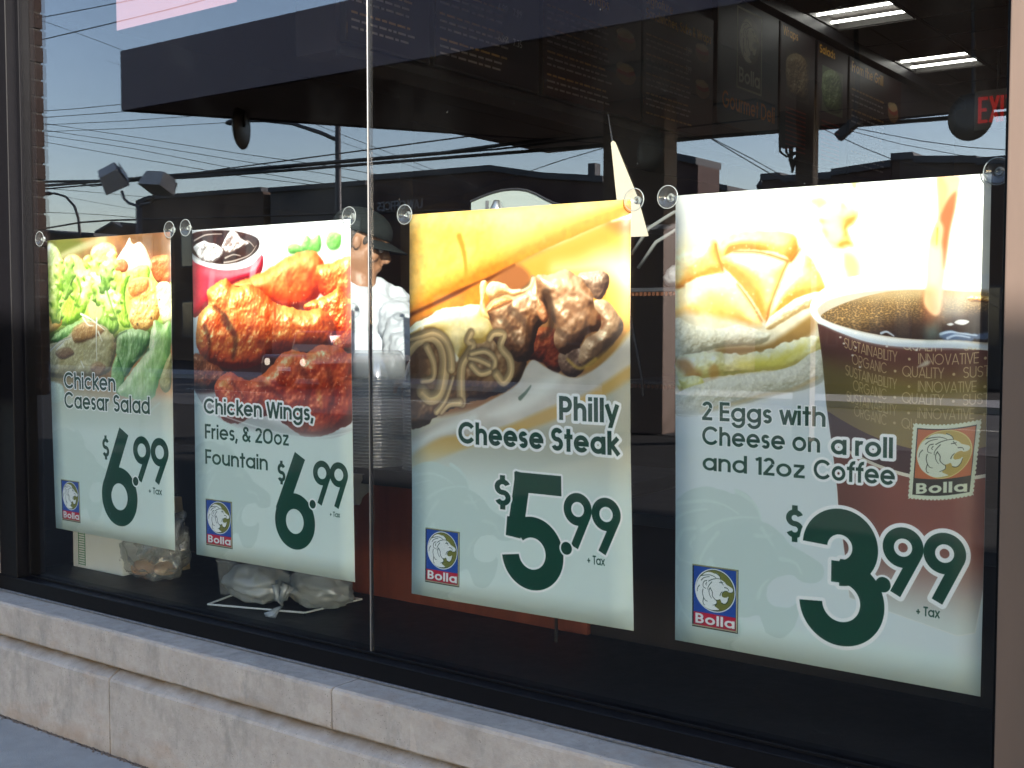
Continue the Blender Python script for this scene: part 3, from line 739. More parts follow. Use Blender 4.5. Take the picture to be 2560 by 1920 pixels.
    for k in range(150):                                    # wet glints on the sauce
        x, y = R.uniform(90, 735), R.uniform(320, 920)
        q = T((x, y))[0]
        if 0 < q[0] < 595:
            ix, iy = int(q[0] * A.ps), int(q[1] * A.ps); pxl = A.px[min(iy, A.H - 1), ix]
            if pxl[0] > .55 and pxl[2] < .45:
                a = R.uniform(0, 3.1); l = R.uniform(1.5, 6)
                A.stroke([q, (q[0] + l * math.cos(a), q[1] + l * math.sin(a))], 1.2, .5, (255, 236, 214), .8, .75)
    # plate rim and fade
    A.fill(T((40, 780), (100, 850), (200, 930), (330, 975), (480, 1000), (640, 998), (760, 968), (760, 1100), (40, 1100)), PALE, 2.5)
    A.stroke(T((62, 835), (200, 905), (480, 985), (640, 985), (745, 960)), 1.5, 1.5, (250, 252, 252), 2, .8)
    A.grad(480, 560, PALE, 0, .5); A.fill([(-5, 545), (605, 545), (605, 905), (-5, 905)], PALE, 12, 1, smooth=False)
    soften(A, 540); watermark(A, WM, WML, .75, -12, 0)
    text(A, 'Chicken Wings,', 40, 503, 42, .17, GREEN, width=424, out=5.5)
    text(A, 'Fries, & 20', 43, 572, 40, .15, GREEN, width=270, out=0)
    text(A, 'oz', 318, 572, 38, .15, GREEN, width=56, out=0)
    text(A, 'Fountain', 43, 642, 40, .15, GREEN, width=250, out=0)
    price(A, 0, 0, ([('A', 391, 768, 53, 0, 360), ('L', 413, 597, 340, 745)], 41, None), [(492, 634, 31.5, 16, 482, 714), (551, 634, 31.5, 16, 541, 717)], (457, 717, 11), (518, 742, 13, 34), (330, 668, 48, 29))
    emblem(A, 42, 739, 108, 129)
    return A

def print_steak():
    A = Art(600, 900, (196, 190, 170))
    T = lambda *p: tr('2', *p)
    sl, X, Y = A.roi(0, 0, 600, 900)
    A.mix(sl, (214, 206, 182), sstep(380, 620, Y))
    A.fill(T((106, 700), (1540, 400), (1540, 1100), (106, 1500)), (150, 100, 56), 10)
    # far half of the roll with its soft light
    A.fill(T((600, 620), (800, 520), (1100, 380), (1400, 250), (1560, 220), (1560, 980), (1400, 900), (1000, 700)), (228, 150, 58), 12)
    A.fill(T((1040, 560), (1200, 520), (1360, 450), (1500, 480), (1560, 560), (1560, 760), (1440, 720), (1300, 600)), (250, 226, 168), 34, .95)
    A.fill(T((1380, 640), (1500, 700), (1560, 800), (1560, 900), (1440, 880), (1370, 760)), (240, 184, 84), 26, .85)
    A.fill(T((1370, 270), (1440, 235), (1560, 230), (1560, 330), (1450, 330)), (176, 82, 34), 16, .8)
    A.fill(T((1410, 255), (1470, 215), (1560, 180), (1560, 235), (1470, 245)), (250, 240, 220), 6, .95)
    # upper bun
    A.blob(T((60, 190), (800, 130), (1600, 60), (1545, 195), (1380, 262), (1100, 380), (900, 470), (780, 532), (600, 625), (440, 690), (390, 740), (360, 735), (250, 790), (60, 870)),
           (206, 120, 30), (242, 178, 72), (253, 214, 132), 60, 2.2, 26, 81, .0, soft=1.5, warp=1.5, var=.12)
    A.fill(T((700, 180), (1300, 120), (1400, 220), (1000, 380), (750, 420)), (253, 224, 150), 60, .5)
    A.stroke(T((425, 345), (455, 440), (470, 560), (465, 640)), 7, 3, (226, 130, 36), 5, .9)
    A.stroke(T((950, 280), (975, 380)), 6, 3, (236, 176, 90), 6, .5)
    A.stroke(T((780, 540), (600, 632), (440, 700), (250, 795), (106, 865)), 4, 8, (98, 44, 14), 4, .95)
    A.fill(T((640, 640), (780, 535), (860, 570), (890, 640), (840, 700), (740, 700)), (156, 92, 50), 9, .95)
    # orange melt under the bun
    A.fill(T((90, 880), (390, 740), (585, 640), (620, 720), (580, 800), (330, 815), (160, 890), (90, 940)), (222, 130, 40), 5, 1, vary=.2, wsc=20)
    # brown base of meat lower left
    A.blob(T((90, 960), (400, 980), (640, 1000), (840, 1080), (850, 1190), (790, 1310), (620, 1390), (420, 1440), (300, 1500), (90, 1570)), (46, 28, 16), (116, 80, 48), (176, 136, 92), 34, 8, 24, 82, .3, warp=5, var=.25)
    A.fill(T((90, 1060), (200, 1080), (200, 1350), (90, 1480)), (84, 54, 34), 14, .7)
    # meat chunks
    M = ((34, 20, 14), (118, 72, 42), (214, 168, 122))
    A.blob(T((870, 960), (1040, 950), (1070, 1080), (1105, 1150), (1060, 1235), (1000, 1215), (960, 1170), (860, 1130)), (36, 10, 6), (116, 40, 20), (176, 92, 50), 26, 7, 16, 83, .3)
    A.blob(T((1080, 1090), (1180, 1060), (1260, 1100), (1240, 1200), (1170, 1265), (1100, 1250), (1060, 1170)), (44, 28, 26), (104, 76, 62), (158, 124, 100), 22, 6, 16, 84, .3)
    A.blob(T((590, 840), (620, 780), (700, 740), (780, 720), (860, 690), (905, 615), (945, 640), (985, 720), (1002, 880), (960, 930), (925, 960), (905, 1090), (860, 1160), (780, 1150), (700, 1080), (640, 1010), (625, 900)), *M, 40, 8, 22, 85, .5, sp=20, warp=4, var=.3)
    A.blob(T((590, 845), (640, 770), (700, 740), (770, 760), (720, 800), (640, 830)), (120, 60, 20), (196, 116, 52), (232, 170, 104), 12, 3, 10, 86, .4, soft=3, al=.9)
    A.blob(T((930, 760), (980, 800), (1000, 870), (970, 905), (930, 860)), (110, 52, 24), (190, 120, 74), (230, 176, 128), 12, 3, 10, 87, .4, soft=3, al=.9)
    A.blob(T((1190, 605), (1300, 578), (1370, 590), (1395, 640), (1370, 720), (1330, 765), (1260, 720)), (60, 40, 34), (140, 106, 82), (216, 186, 160), 24, 6, 14, 88, .5)
    A.blob(T((1290, 790), (1340, 762), (1390, 780), (1440, 850), (1485, 930), (1450, 1010), (1360, 1110), (1260, 1195), (1190, 1160), (1235, 1020), (1330, 950)), (66, 46, 34), (156, 118, 86), (220, 184, 146), 36, 7, 18, 89, .45, var=.25)
    A.blob(T((930, 605), (1000, 600), (1100, 565), (1180, 600), (1240, 660), (1290, 740), (1300, 810), (1340, 890), (1325, 960), (1240, 1000), (1190, 1070), (1090, 1115), (1040, 1060), (1030, 1000), (1045, 930), (1005, 850), (985, 780), (940, 690)), (52, 30, 20), (146, 98, 64), (222, 180, 138), 44, 8, 22, 90, .55, sp=20, warp=4, var=.3)
    for p, r, c_ in (([(985, 720), (1020, 850), (1010, 960), (950, 1010)], 12, (30, 16, 10)), ([(1330, 880), (1360, 900), (1340, 950)], 6, (110, 50, 24)), ([(1170, 620), (1200, 700), (1280, 760)], 5, (236, 200, 160)), ([(1070, 640), (1110, 760), (1180, 860)], 9, (196, 140, 100)),
                     ([(1120, 800), (1220, 850), (1290, 900)], 9, (120, 78, 50)), ([(840, 700), (890, 650)], 5, (50, 30, 22)), ([(760, 830), (840, 900), (880, 1000)], 11, (70, 44, 28)), ([(700, 880), (760, 960), (800, 1060)], 9, (90, 60, 38)), ([(1060, 960), (1120, 1000), (1180, 990)], 8, (78, 50, 34)), ([(1260, 1000), (1330, 1050), (1300, 1120)], 9, (110, 78, 56))):
        A.stroke(T(*p), r, r * .5, c_, 6, .65)
    # melted cheese
    CH = ((176, 140, 60), (232, 206, 140), (253, 244, 208))
    A.blob(T((90, 960), (150, 900), (230, 862), (320, 812), (440, 800), (560, 790), (590, 850), (630, 920), (640, 985), (580, 1035), (500, 1055), (460, 1110), (408, 1145), (380, 1080), (330, 990), (250, 965), (90, 1010)), *CH, 34, 2.5, 26, 91, .25, warp=3, var=.1)
    A.stroke(T((170, 900), (190, 940), (150, 1000)), 3, 5, (250, 244, 226), 3, .8)
    A.stroke(T((310, 990), (360, 1080), (405, 1140)), 4, 7, (252, 248, 232), 3, .9)
    A.blob(T((560, 660), (572, 632), (600, 636), (608, 690), (590, 780), (620, 880), (570, 850), (560, 750)), (196, 140, 66), (238, 200, 130), (254, 240, 200), 14, 2, 14, 92, .3)
    A.blob(T((600, 680), (640, 642), (720, 655), (760, 690), (830, 690), (860, 700), (790, 740), (700, 720), (650, 750), (605, 730)), (160, 110, 56), (226, 190, 130), (252, 236, 200), 14, 2, 12, 93, .3)
    A.stroke(T((900, 620), (880, 670), (830, 700)), 6, 4, (226, 190, 140), 2, .9, .5)
    # onions
    ON = (190, 160, 114)
    for p, a, b in (([(90, 1090), (150, 1020), (240, 985), (300, 1030), (330, 1130), (318, 1260), (290, 1360), (230, 1390), (180, 1350)], 17, 20), ([(90, 1010), (180, 985), (260, 965), (330, 1010), (365, 1100), (370, 1200)], 8, 14), ([(215, 1060), (255, 1160), (250, 1260), (180, 1280)], 12, 8),
                    ([(500, 970), (480, 1020), (510, 1050), (480, 1110), (440, 1180), (430, 1290), (432, 1420)], 10, 15), ([(490, 1130), (560, 1150), (640, 1200), (560, 1235), (500, 1180)], 8, 10), ([(500, 1105), (590, 1090), (648, 1140), (645, 1200)], 8, 9),
                    ([(620, 1010), (650, 975), (710, 985), (690, 1060), (745, 1140), (750, 1230), (705, 1290), (660, 1240)], 9, 13), ([(300, 1480), (350, 1430), (420, 1420)], 9, 12), ([(380, 1260), (330, 1400), (270, 1480)], 6, 10)):
        A.stroke(T(*p), a * 1.05, b * 1.05, (96, 66, 40), 4, .7)
        A.stroke(T(*p), a * .9, b * .9, ON, 1.6, .92, .38)
    # paper and lower crust
    A.fill(T((90, 1690), (260, 1560), (460, 1490), (640, 1400), (790, 1310), (850, 1200), (900, 1150), (980, 1200), (1060, 1240), (1180, 1270), (1300, 1210), (1420, 1100), (1550, 950), (1550, 1220), (1300, 1380), (1000, 1470), (760, 1560), (480, 1650), (260, 1800), (90, 1900)), (206, 198, 186), 3, 1, vary=.1, wsc=50)
    A.fill(T((600, 1500), (800, 1400), (960, 1280), (1060, 1250), (1040, 1330), (900, 1440), (700, 1520)), (238, 236, 226), 14, .9)
    A.fill(T((90, 1700), (300, 1580), (520, 1500), (480, 1580), (250, 1650), (90, 1760)), (232, 234, 226), 10, .9)
    A.stroke(T((880, 1320), (850, 1360), (810, 1400)), 2, 5, (84, 104, 84), 1.5, .8)
    A.stroke(T((1120, 1150), (1200, 1210), (1300, 1150)), 3, 4, (214, 176, 80), 4, .7)
    A.fill(T((1250, 1190), (1420, 1050), (1550, 930), (1550, 960), (1400, 1130), (1250, 1230)), (180, 140, 60), 5, .6)
    A.fill(T((90, 1780), (300, 1650), (500, 1640), (720, 1580), (980, 1470), (1250, 1370), (1550, 1180), (1550, 1290), (1300, 1420), (1000, 1560), (700, 1650), (400, 1750), (90, 1880)), (206, 166, 88), 8, .95)
    A.fill(T((90, 1880), (420, 1740), (760, 1640), (1040, 1550), (1320, 1420), (1560, 1290), (1560, 1700), (90, 2000)), (186, 184, 168), 12, .95)
    A.grad(500, 640, PALE, 0, .97); A.grad(640, 660, PALE, 0, 1)
    soften(A, 640); watermark(A, WM, WML, .75, -14, 0)
    text(A, 'Philly', 567, 462, 51, .2, GREEN, width=144, out=6.5, right=True)
    text(A, 'Cheese Steak', 570, 530, 50, .2, GREEN, width=427, out=6.5, right=True)
    price(A, 0, 0, ([('L', 303, 607, 424, 607, 44), ('L', 325, 588, 304, 706, 42), ('L', 300, 690, 296, 730, 40), ('A', 347, 764, 59, -132, 172, 46)], 48, None), [(467, 654, 35.5, 19, 458, 736), (538, 658, 35.5, 19, 527, 741)], (437, 742, 14), (490, 769, 19, 42), (246, 664, 60, 44), out=5)
    emblem(A, 42, 737, 103, 129)
    return A

def print_eggs():
    A = Art(600, 900, (246, 244, 236))
    T = lambda *p: tr('3', *p)
    E_ = lambda *p: tr('3e', *p)
    # second sandwich, out of focus, bleached
    A.fill(T((900, 200), (1100, 160), (1350, 260), (1480, 420), (1460, 640), (1200, 700), (960, 600)), (250, 240, 206), 20, .9, warp=8)
    A.blob(T((940, 330), (1000, 260), (1080, 240), (1180, 320), (1120, 400), (1150, 500), (1060, 520), (980, 460)), (216, 140, 60), (244, 204, 130), (254, 240, 206), 30, 5, 24, 101, 0, soft=6, warp=6)
    A.fill(T((1000, 330), (1060, 300), (1080, 420), (1040, 500), (990, 440)), (250, 240, 180), 8, .8, warp=5)
    A.fill(T((1080, 560), (1170, 580), (1185, 700), (1110, 690)), (240, 228, 110), 9, .8, warp=4)
    A.fill(T((900, 240), (960, 220), (1000, 250), (940, 280)), (238, 240, 120), 6, .8, warp=4)
    A.fill(T((930, 540), (1010, 530), (1090, 580), (1080, 680), (960, 600)), (252, 246, 214), 8, .9, warp=5)
    A.fill(T((1330, 590), (1440, 660), (1360, 680)), (236, 222, 190), 8, .8)
    A.fill(T((1140, 120), (1170, 120), (1165, 160), (1145, 155)), (226, 222, 110), 3, .8)
    # crumb haze round the main roll
    A.fill(T((85, 540), (300, 400), (600, 400), (860, 470), (980, 640), (960, 820), (500, 1000), (85, 960)), (250, 236, 190), 24, .75)
    # roll
    RL = ((216, 146, 62), (248, 204, 122), (255, 240, 200)); RS = ((204, 128, 48), (244, 190, 104), (254, 228, 168))
    A.blob(T((85, 560), (200, 500), (320, 470), (350, 560), (370, 660), (300, 690), (180, 740), (85, 760)), *RL, 40, 3, 20, 105, .15, soft=6)
    A.blob(T((345, 510), (430, 440), (600, 420), (760, 432), (815, 470), (815, 560), (740, 610), (600, 550), (440, 540), (380, 640), (350, 590)), *RS, 34, 3, 22, 106, .1, soft=3)
    A.blob(T((372, 575), (450, 548), (560, 535), (680, 548), (765, 590), (752, 650), (715, 760), (672, 880), (628, 955), (590, 900), (510, 780), (430, 690), (385, 640)), *RL, 60, 2.5, 26, 107, .12, soft=2, L=(.3, -.6, .7))
    A.blob(T((740, 650), (800, 600), (870, 560), (930, 640), (975, 740), (970, 790), (860, 810), (760, 860), (690, 930), (655, 950), (660, 850), (700, 740)), *RL, 36, 3, 22, 108, .12, soft=2)
    A.blob(T((85, 830), (150, 740), (260, 690), (370, 680), (450, 730), (510, 800), (570, 900), (612, 1000), (560, 1010), (460, 980), (340, 1000), (200, 960), (85, 950)), *RL, 50, 2.5, 26, 109, .12, soft=2, L=(-.1, -.7, .7))
    A.fill(T((250, 790), (380, 770), (470, 880), (420, 970), (300, 930)), (238, 168, 74), 26, .6)
    for p in ([(330, 500), (350, 590), (375, 660)], [(440, 545), (600, 550), (760, 600)], [(760, 600), (710, 720), (650, 880), (632, 970)], [(460, 740), (540, 850), (605, 960)], [(830, 530), (780, 600)], [(90, 760), (140, 750)]):
        A.stroke(T(*p), 3.2, 4.2, (196, 124, 54), 4, .55); A.stroke(T(*p), .8, 1.4, (150, 84, 30), 1.6, .6)
    R = np.random.RandomState(11)
    for k in range(120):
        x, y = R.uniform(150, 960), R.uniform(500, 960); q = T((x, y))[0]; A.fill(ell(*q, R.uniform(.6, 2.2), R.uniform(.6, 2)), (255, 246, 214), 1, .55)
    for x, y, r in ((575, 580, 5), (550, 645, 5), (600, 690, 4), (660, 715, 6), (750, 710, 4), (510, 610, 3), (800, 680, 4)): A.fill(ell(*T((x, y))[0], r, r), (254, 238, 190), 2, .6)
    A.fill(T((85, 930), (600, 980), (960, 800), (980, 1200), (700, 1400), (85, 1480)), (232, 220, 190), 10, .95, warp=4, vary=.12, wsc=16)
    # crumb of the roll, egg, cheese, lower half
    A.blob(T((650, 940), (700, 900), (800, 830), (900, 790), (960, 790), (940, 850), (840, 900), (740, 960), (660, 1010), (620, 1000)), (170, 140, 90), (230, 210, 166), (250, 242, 218), 16, 4, 8, 111, 0)
    A.blob(T((85, 950), (200, 985), (340, 1005), (470, 985), (600, 1020), (660, 1040), (600, 1100), (460, 1110), (300, 1130), (200, 1180), (85, 1200)), (160, 150, 120), (222, 214, 186), (244, 240, 222), 26, 5, 9, 112, 0, var=.2)
    A.fill(T((330, 1130), (450, 1110), (620, 1100), (760, 1020), (900, 920), (930, 960), (900, 1040), (760, 1110), (600, 1150), (420, 1170)), (146, 104, 40), 8, .85)
    A.blob(T((100, 1180), (200, 1150), (330, 1150), (440, 1160), (600, 1140), (740, 1090), (880, 1050), (945, 1060), (960, 1150), (860, 1220), (700, 1250), (520, 1270), (380, 1290), (240, 1300), (120, 1380), (100, 1300)), (176, 160, 84), (232, 222, 150), (250, 248, 220), 26, 6, 16, 113, .15, warp=5, var=.25)
    A.fill(T((450, 1190), (640, 1170), (800, 1110), (860, 1080), (860, 1150), (700, 1230), (500, 1250)), (236, 222, 90), 14, .75, warp=6)
    A.fill(T((90, 1200), (150, 1190), (210, 1240), (240, 1290), (150, 1290)), (186, 120, 60), 8, .7, warp=4)
    A.fill(T((290, 1240), (330, 1220), (350, 1280), (300, 1300)), (190, 130, 60), 5, .6)
    A.blob(T((110, 1300), (230, 1290), (260, 1340), (230, 1400), (150, 1380)), (190, 180, 90), (228, 222, 140), (246, 244, 200), 16, 4, 12, 114, .1)
    A.blob(T((85, 1400), (250, 1330), (420, 1290), (650, 1260), (800, 1220), (900, 1150), (985, 1130), (985, 1300), (860, 1370), (700, 1400), (520, 1450), (350, 1490), (200, 1530), (85, 1520)), (170, 164, 136), (216, 212, 190), (238, 236, 222), 28, 5, 8, 115, 0, var=.2, al=.92)
    A.stroke(T((240, 1500), (450, 1450), (620, 1400), (780, 1370), (930, 1300)), 3, 3, (196, 160, 90), 4, .6)
    A.fill(T((640, 1420), (860, 1380), (1000, 1340), (1010, 1700), (85, 1700), (85, 1560), (400, 1500)), (214, 222, 232), 26, .8)
    soften(A, 560)
    # coffee cup: body, bands, words
    body = E_((100, 430), (135, 700), (160, 1000), (200, 1300), (232, 1560), (240, 1640)) + [tr('3b', (925, 600))[0], tr('3b', (960, 860))[0], tr('3b', (985, 1080))[0], (560, 800), (588, 790), (604, 690), (606, 300), (420, 290)]
    B = np.array(body)
    sl, X, Y = A.roi(B[:, 0].min() - 4, B[:, 1].min() - 4, 600, B[:, 1].max() + 4)
    d = sd_poly(X, Y, B)
    e0 = np.array(E_((100, 430))[0]); e1 = np.array(tr('3b', (985, 1080))[0])
    cx = 512.0; half = 512 - (e0[0] + (Y - e0[1]) * (e1[0] - e0[0]) / (e1[1] - e0[1]))
    u = np.clip((X - cx) / half, -1, 1)
    sag = lambda y0, k: y0 - k * u * u                          # band edges curve round the cup
    p1 = E_((625, 1310))[0][1] + 6; p2 = E_((700, 1525))[0][1] + 4
    gold = np.array((132, 112, 60)) / 255.; dk = np.array((70, 46, 46)) / 255.; mar = np.array((132, 76, 64)) / 255.
    top = np.array((104, 60, 52)) / 255.
    c = np.empty(X.shape + (3,)); c[:] = gold
    tb = sstep(40, -20, Y - (E_((500, 760))[0][1] - 26 * u * u))
    c = c + (top - c) * (tb * .95)[..., None]
    c = np.where((Y > sag(p1, 62))[..., None], dk, c)
    c = np.where((Y > sag(p2, 56))[..., None], mar, c)
    ln = np.abs(Y - sag(p2 - 1, 56)) < 3.2
    c = np.where(ln[..., None], np.array((226, 216, 196)) / 255., c)
    shade = .80 + .25 * sstep(-1, -.3, u) + .04 * fbm(X, Y, 60, 5)
    c = c * shade[..., None]
    fade = sstep(600, 800, Y) ** 1.3
    c = c + (np.array(PALE) / 255. - c) * (fade * .93)[..., None]
    A.mix(sl, c, sstep(1, -1, d))
    curve = lambda k: (lambda x: -k * ((x - 512) / 180.0) ** 2)
    WT = (226, 200, 150)
    yb = [E_((1000, v))[0][1] for v in (632, 728, 828, 930, 1022, 1124, 1212)]
    for i, y_ in enumerate(yb):
        a = .95 - .07 * i
        if i % 2 == 1:
            text(A, 'SUSTAINABILITY', 347 + i * 1.4, y_ + 2, 19, .085, WT, width=98 - i * 1.4, al=a, curve=curve(36))
            text(A, '*', 465, y_, 19, .09, WT, al=a, curve=curve(26)); text(A, 'INNOVATIVE', 483, y_, 19, .085, WT, width=104 - i * 1.5, al=a, curve=curve(26)); text(A, '*', 594, y_, 19, .09, WT, al=a, curve=curve(26))
        else:
            if i: text(A, 'ORGANIC', 361 + i * 1.2, y_ + 2, 19, .085, WT, width=66 - i, al=a, curve=curve(36))
            text(A, '*', 440, y_, 19, .09, WT, al=a, curve=curve(26)); text(A, 'QUALITY' if i < 6 else 'QU', 455, y_, 19, .085, WT, width=72 if i < 6 else 26, al=a, curve=curve(26))
            if i < 6: text(A, '*', 542, y_, 19, .09, WT, al=a, curve=curve(26)); text(A, 'SUSTAIN', 560, y_, 19, .085, WT, width=74, al=a, curve=curve(26))
    # rim and coffee
    rim = E_((48, 330), (60, 270), (130, 190), (260, 120), (420, 80), (620, 66), (800, 62), (1000, 70), (1200, 85), (1420, 110), (1420, 590), (1200, 598), (1000, 604), (800, 600), (620, 590), (450, 560), (300, 510), (170, 455), (80, 400))
    A.fill(rim, (238, 240, 240), 1.2)
    A.fill(E_((60, 350), (140, 430), (300, 490), (480, 540), (640, 566), (900, 575), (1400, 560), (1400, 605), (900, 612), (620, 596), (400, 550), (200, 470), (90, 410)), (198, 210, 226), 5, .8)
    A.fill(E_((100, 350), (110, 310), (180, 260), (320, 220), (480, 195), (640, 182), (820, 178), (1100, 186), (1420, 220), (1420, 560), (1100, 552), (850, 550), (650, 535), (450, 500), (280, 455), (150, 405)), (190, 176, 156), 3)
    cof = E_((125, 375), (200, 325), (330, 270), (480, 225), (640, 195), (850, 186), (1100, 196), (1420, 240), (1420, 545), (1100, 545), (850, 545), (650, 528), (450, 494), (280, 450), (170, 410))
    P = spline(cof); sl, X, Y = A.bb(P, 3); d = sd_poly(X, Y, P)
    cx0, cy0 = E_((900, 330))[0]
    # bubbles: jittered cells, bigger towards the front
    yy0 = P[:, 1].min(); k = np.clip((Y - yy0) / np.ptp(P[:, 1]), 0, 1)
    f1 = 0
    for sc, lo, hi in ((2.6, -1, .3), (4.2, .3, .6), (6.0, .6, 2)):
        gx = X / sc; gy = Y * 1.6 / sc; f = np.full(X.shape, 9.0)
        for i in (-1, 0, 1):
            for j in (-1, 0, 1):
                ix = np.floor(gx).astype(int) + i; iy = np.floor(gy).astype(int) + j
                jx = _LAT[iy & 255, ix & 255]; jy = _LAT[(iy + 77) & 255, (ix + 31) & 255]
                f = np.minimum(f, np.hypot(gx - ix - jx, gy - iy - jy))
        f1 = f1 + f * sstep(lo - .06, lo + .06, k) * (1 - sstep(hi - .06, hi + .06, k))
    foam = np.array((152, 118, 74)) / 255.; cell = (.55 + .85 * np.clip(f1, 0, 1) ** 1.5)
    cf = foam * cell[..., None] * (1 + .3 * fbm(X, Y, 20, 4))[..., None]
    lx = sstep(E_((760, 0))[0][0], E_((1150, 0))[0][0], X + 60 * fbm(X, Y, 50, 9))
    liq = np.array((44, 28, 24)) / 255. * np.ones(X.shape + (1,)) * (1 + .4 * fbm(X * .5, Y, 16, 12))[..., None]
    front = sstep(.45, .95, k + .35 * sstep(E_((300, 0))[0][0], E_((800, 0))[0][0], X) - .15)
    m = np.clip(np.maximum(lx * sstep(.25, .55, k), front * .9), 0, 1)
    cf = cf + (liq - cf) * m[..., None]
    cf = cf + (np.array((190, 164, 120)) / 255. - cf) * (sstep(.34, .0, k) * .8)[..., None]
    A.mix(sl, np.clip(cf, 0, 1), sstep(1.2, -1.2, d))
    for p in ([(1000, 490), (1060, 480), (1120, 495), (1220, 505), (1330, 495), (1400, 500), (1400, 545), (1150, 548), (1000, 540)],): A.fill(E_(*p), (96, 120, 160), 3, .8, warp=4, wsc=10)
    for p in ([(990, 505), (1060, 490), (1130, 500), (1250, 515)], [(1040, 535), (1100, 515), (1200, 530)], [(560, 500), (600, 490), (650, 520)]): A.stroke(E_(*p), 2.4, 1.2, (200, 216, 236), 1.5, .8)
    A.fill(E_((1090, 425), (1120, 402), (1180, 405), (1195, 420), (1150, 440)), (226, 228, 232), 1.5, .9)
    A.fill(E_((1035, 435), (1065, 425), (1085, 435), (1060, 445)), (216, 220, 226), 1.5, .9)
    A.blob(E_((1180, 240), (1250, 225), (1400, 240), (1400, 285), (1280, 275), (1200, 270)), (90, 50, 16), (190, 130, 50), (240, 200, 120), 8, 4, 6, 121, .5)
    # the stream of coffee
    A.fill(T((1590, 800), (1560, 870), (1590, 1000), (1660, 1000), (1680, 880), (1690, 780)), (112, 62, 36), 12, .7)
    st = T((1652, 90), (1720, 80), (1790, 90), (1785, 160), (1765, 260), (1735, 380), (1715, 500), (1700, 640), (1685, 780), (1670, 900), (1630, 920), (1575, 850), (1590, 720), (1595, 600), (1610, 480), (1650, 360), (1660, 240))
    A.fill(st, (236, 190, 140), 4, .95)
    A.fill(T((1700, 250), (1765, 180), (1760, 280), (1730, 420), (1710, 560), (1690, 640), (1680, 500), (1690, 400), (1670, 340)), (176, 92, 52), 5, .85)
    A.fill(T((1655, 95), (1690, 100), (1720, 180), (1680, 300), (1660, 250)), (232, 168, 110), 5, .8)
    A.fill(T((1650, 370), (1670, 420), (1655, 530), (1615, 480)), (246, 216, 120), 4, .9)
    A.stroke(T((1655, 400), (1650, 500)), 1.5, 1, (150, 140, 60), 1.5, .8)
    A.fill(T((1600, 520), (1680, 530), (1680, 700), (1600, 720)), (240, 206, 190), 10, .6)
    A.fill(T((1580, 780), (1660, 780), (1670, 880), (1610, 910)), (206, 128, 84), 12, .6)
    A.fill(E_((980, 170), (1060, 200), (1180, 200), (1190, 330), (1130, 410), (1000, 400), (960, 300)), (226, 222, 216), 22, .5)
    A.fill(E_((880, 470), (960, 430), (980, 520), (900, 545)), (84, 110, 110), 14, .6)
    for x, y in ((265, 530), (290, 575), (375, 500), (375, 605), (352, 660), (405, 745), (600, 595), (815, 622)):
        q = E_((x, y))[0]; A.fill(ell(*q, 2.2, 1.6), (255, 250, 240), 1.5, .9)
    A.fill(E_((820, 745), (880, 700), (915, 705), (890, 735)), (226, 214, 190), 3, .8)
    # lower field of the print
    sl, X, Y = A.roi(0, 370, 600, 900)
    left = sd_poly(X, Y, B)
    A.mix(sl, (226, 236, 238), sstep(395, 470, Y) * sstep(0, 2, left))
    A.mix(sl, PALE, sstep(820, 850, Y))
    keep = A.px.copy()
    watermark(A, WM, WML, .8)
    sl, X, Y = A.roi(0, 0, 600, 900); inside = sstep(1, -1, sd_poly(X, Y, B)) * sstep(800, 760, Y)
    A.px[sl] = A.px[sl] + (keep[sl] - A.px[sl]) * inside[..., None]
    text(A, '2 Eggs with', 60, 446, 37, .165, GREEN, width=254, out=2.2, oal=.8)
    text(A, 'Cheese on', 60, 495, 37, .165, GREEN, width=244, out=2, oal=.6)
    text(A, 'a roll', 325, 496, 37, .175, GREEN, width=115, out=6)
    text(A, 'and 12oz', 61, 546, 34, .155, GREEN, width=214, out=0)
    text(A, 'Coffee', 292, 545, 37, .165, GREEN, width=152, out=5)
    price(A, 0, 0, ([('A', 344, 669, 48, 184, 450, 48), ('A', 348, 772, 59, -92, 176, 45), ('L', 330, 715, 352, 715, 40)], 52, None), [(461, 656, 36.5, 20, 449, 741), (534, 658, 36.5, 20, 523, 744)], (426, 728, 14), (487, 774, 17, 40), (238, 661, 54, 35), out=0)
    return A, B

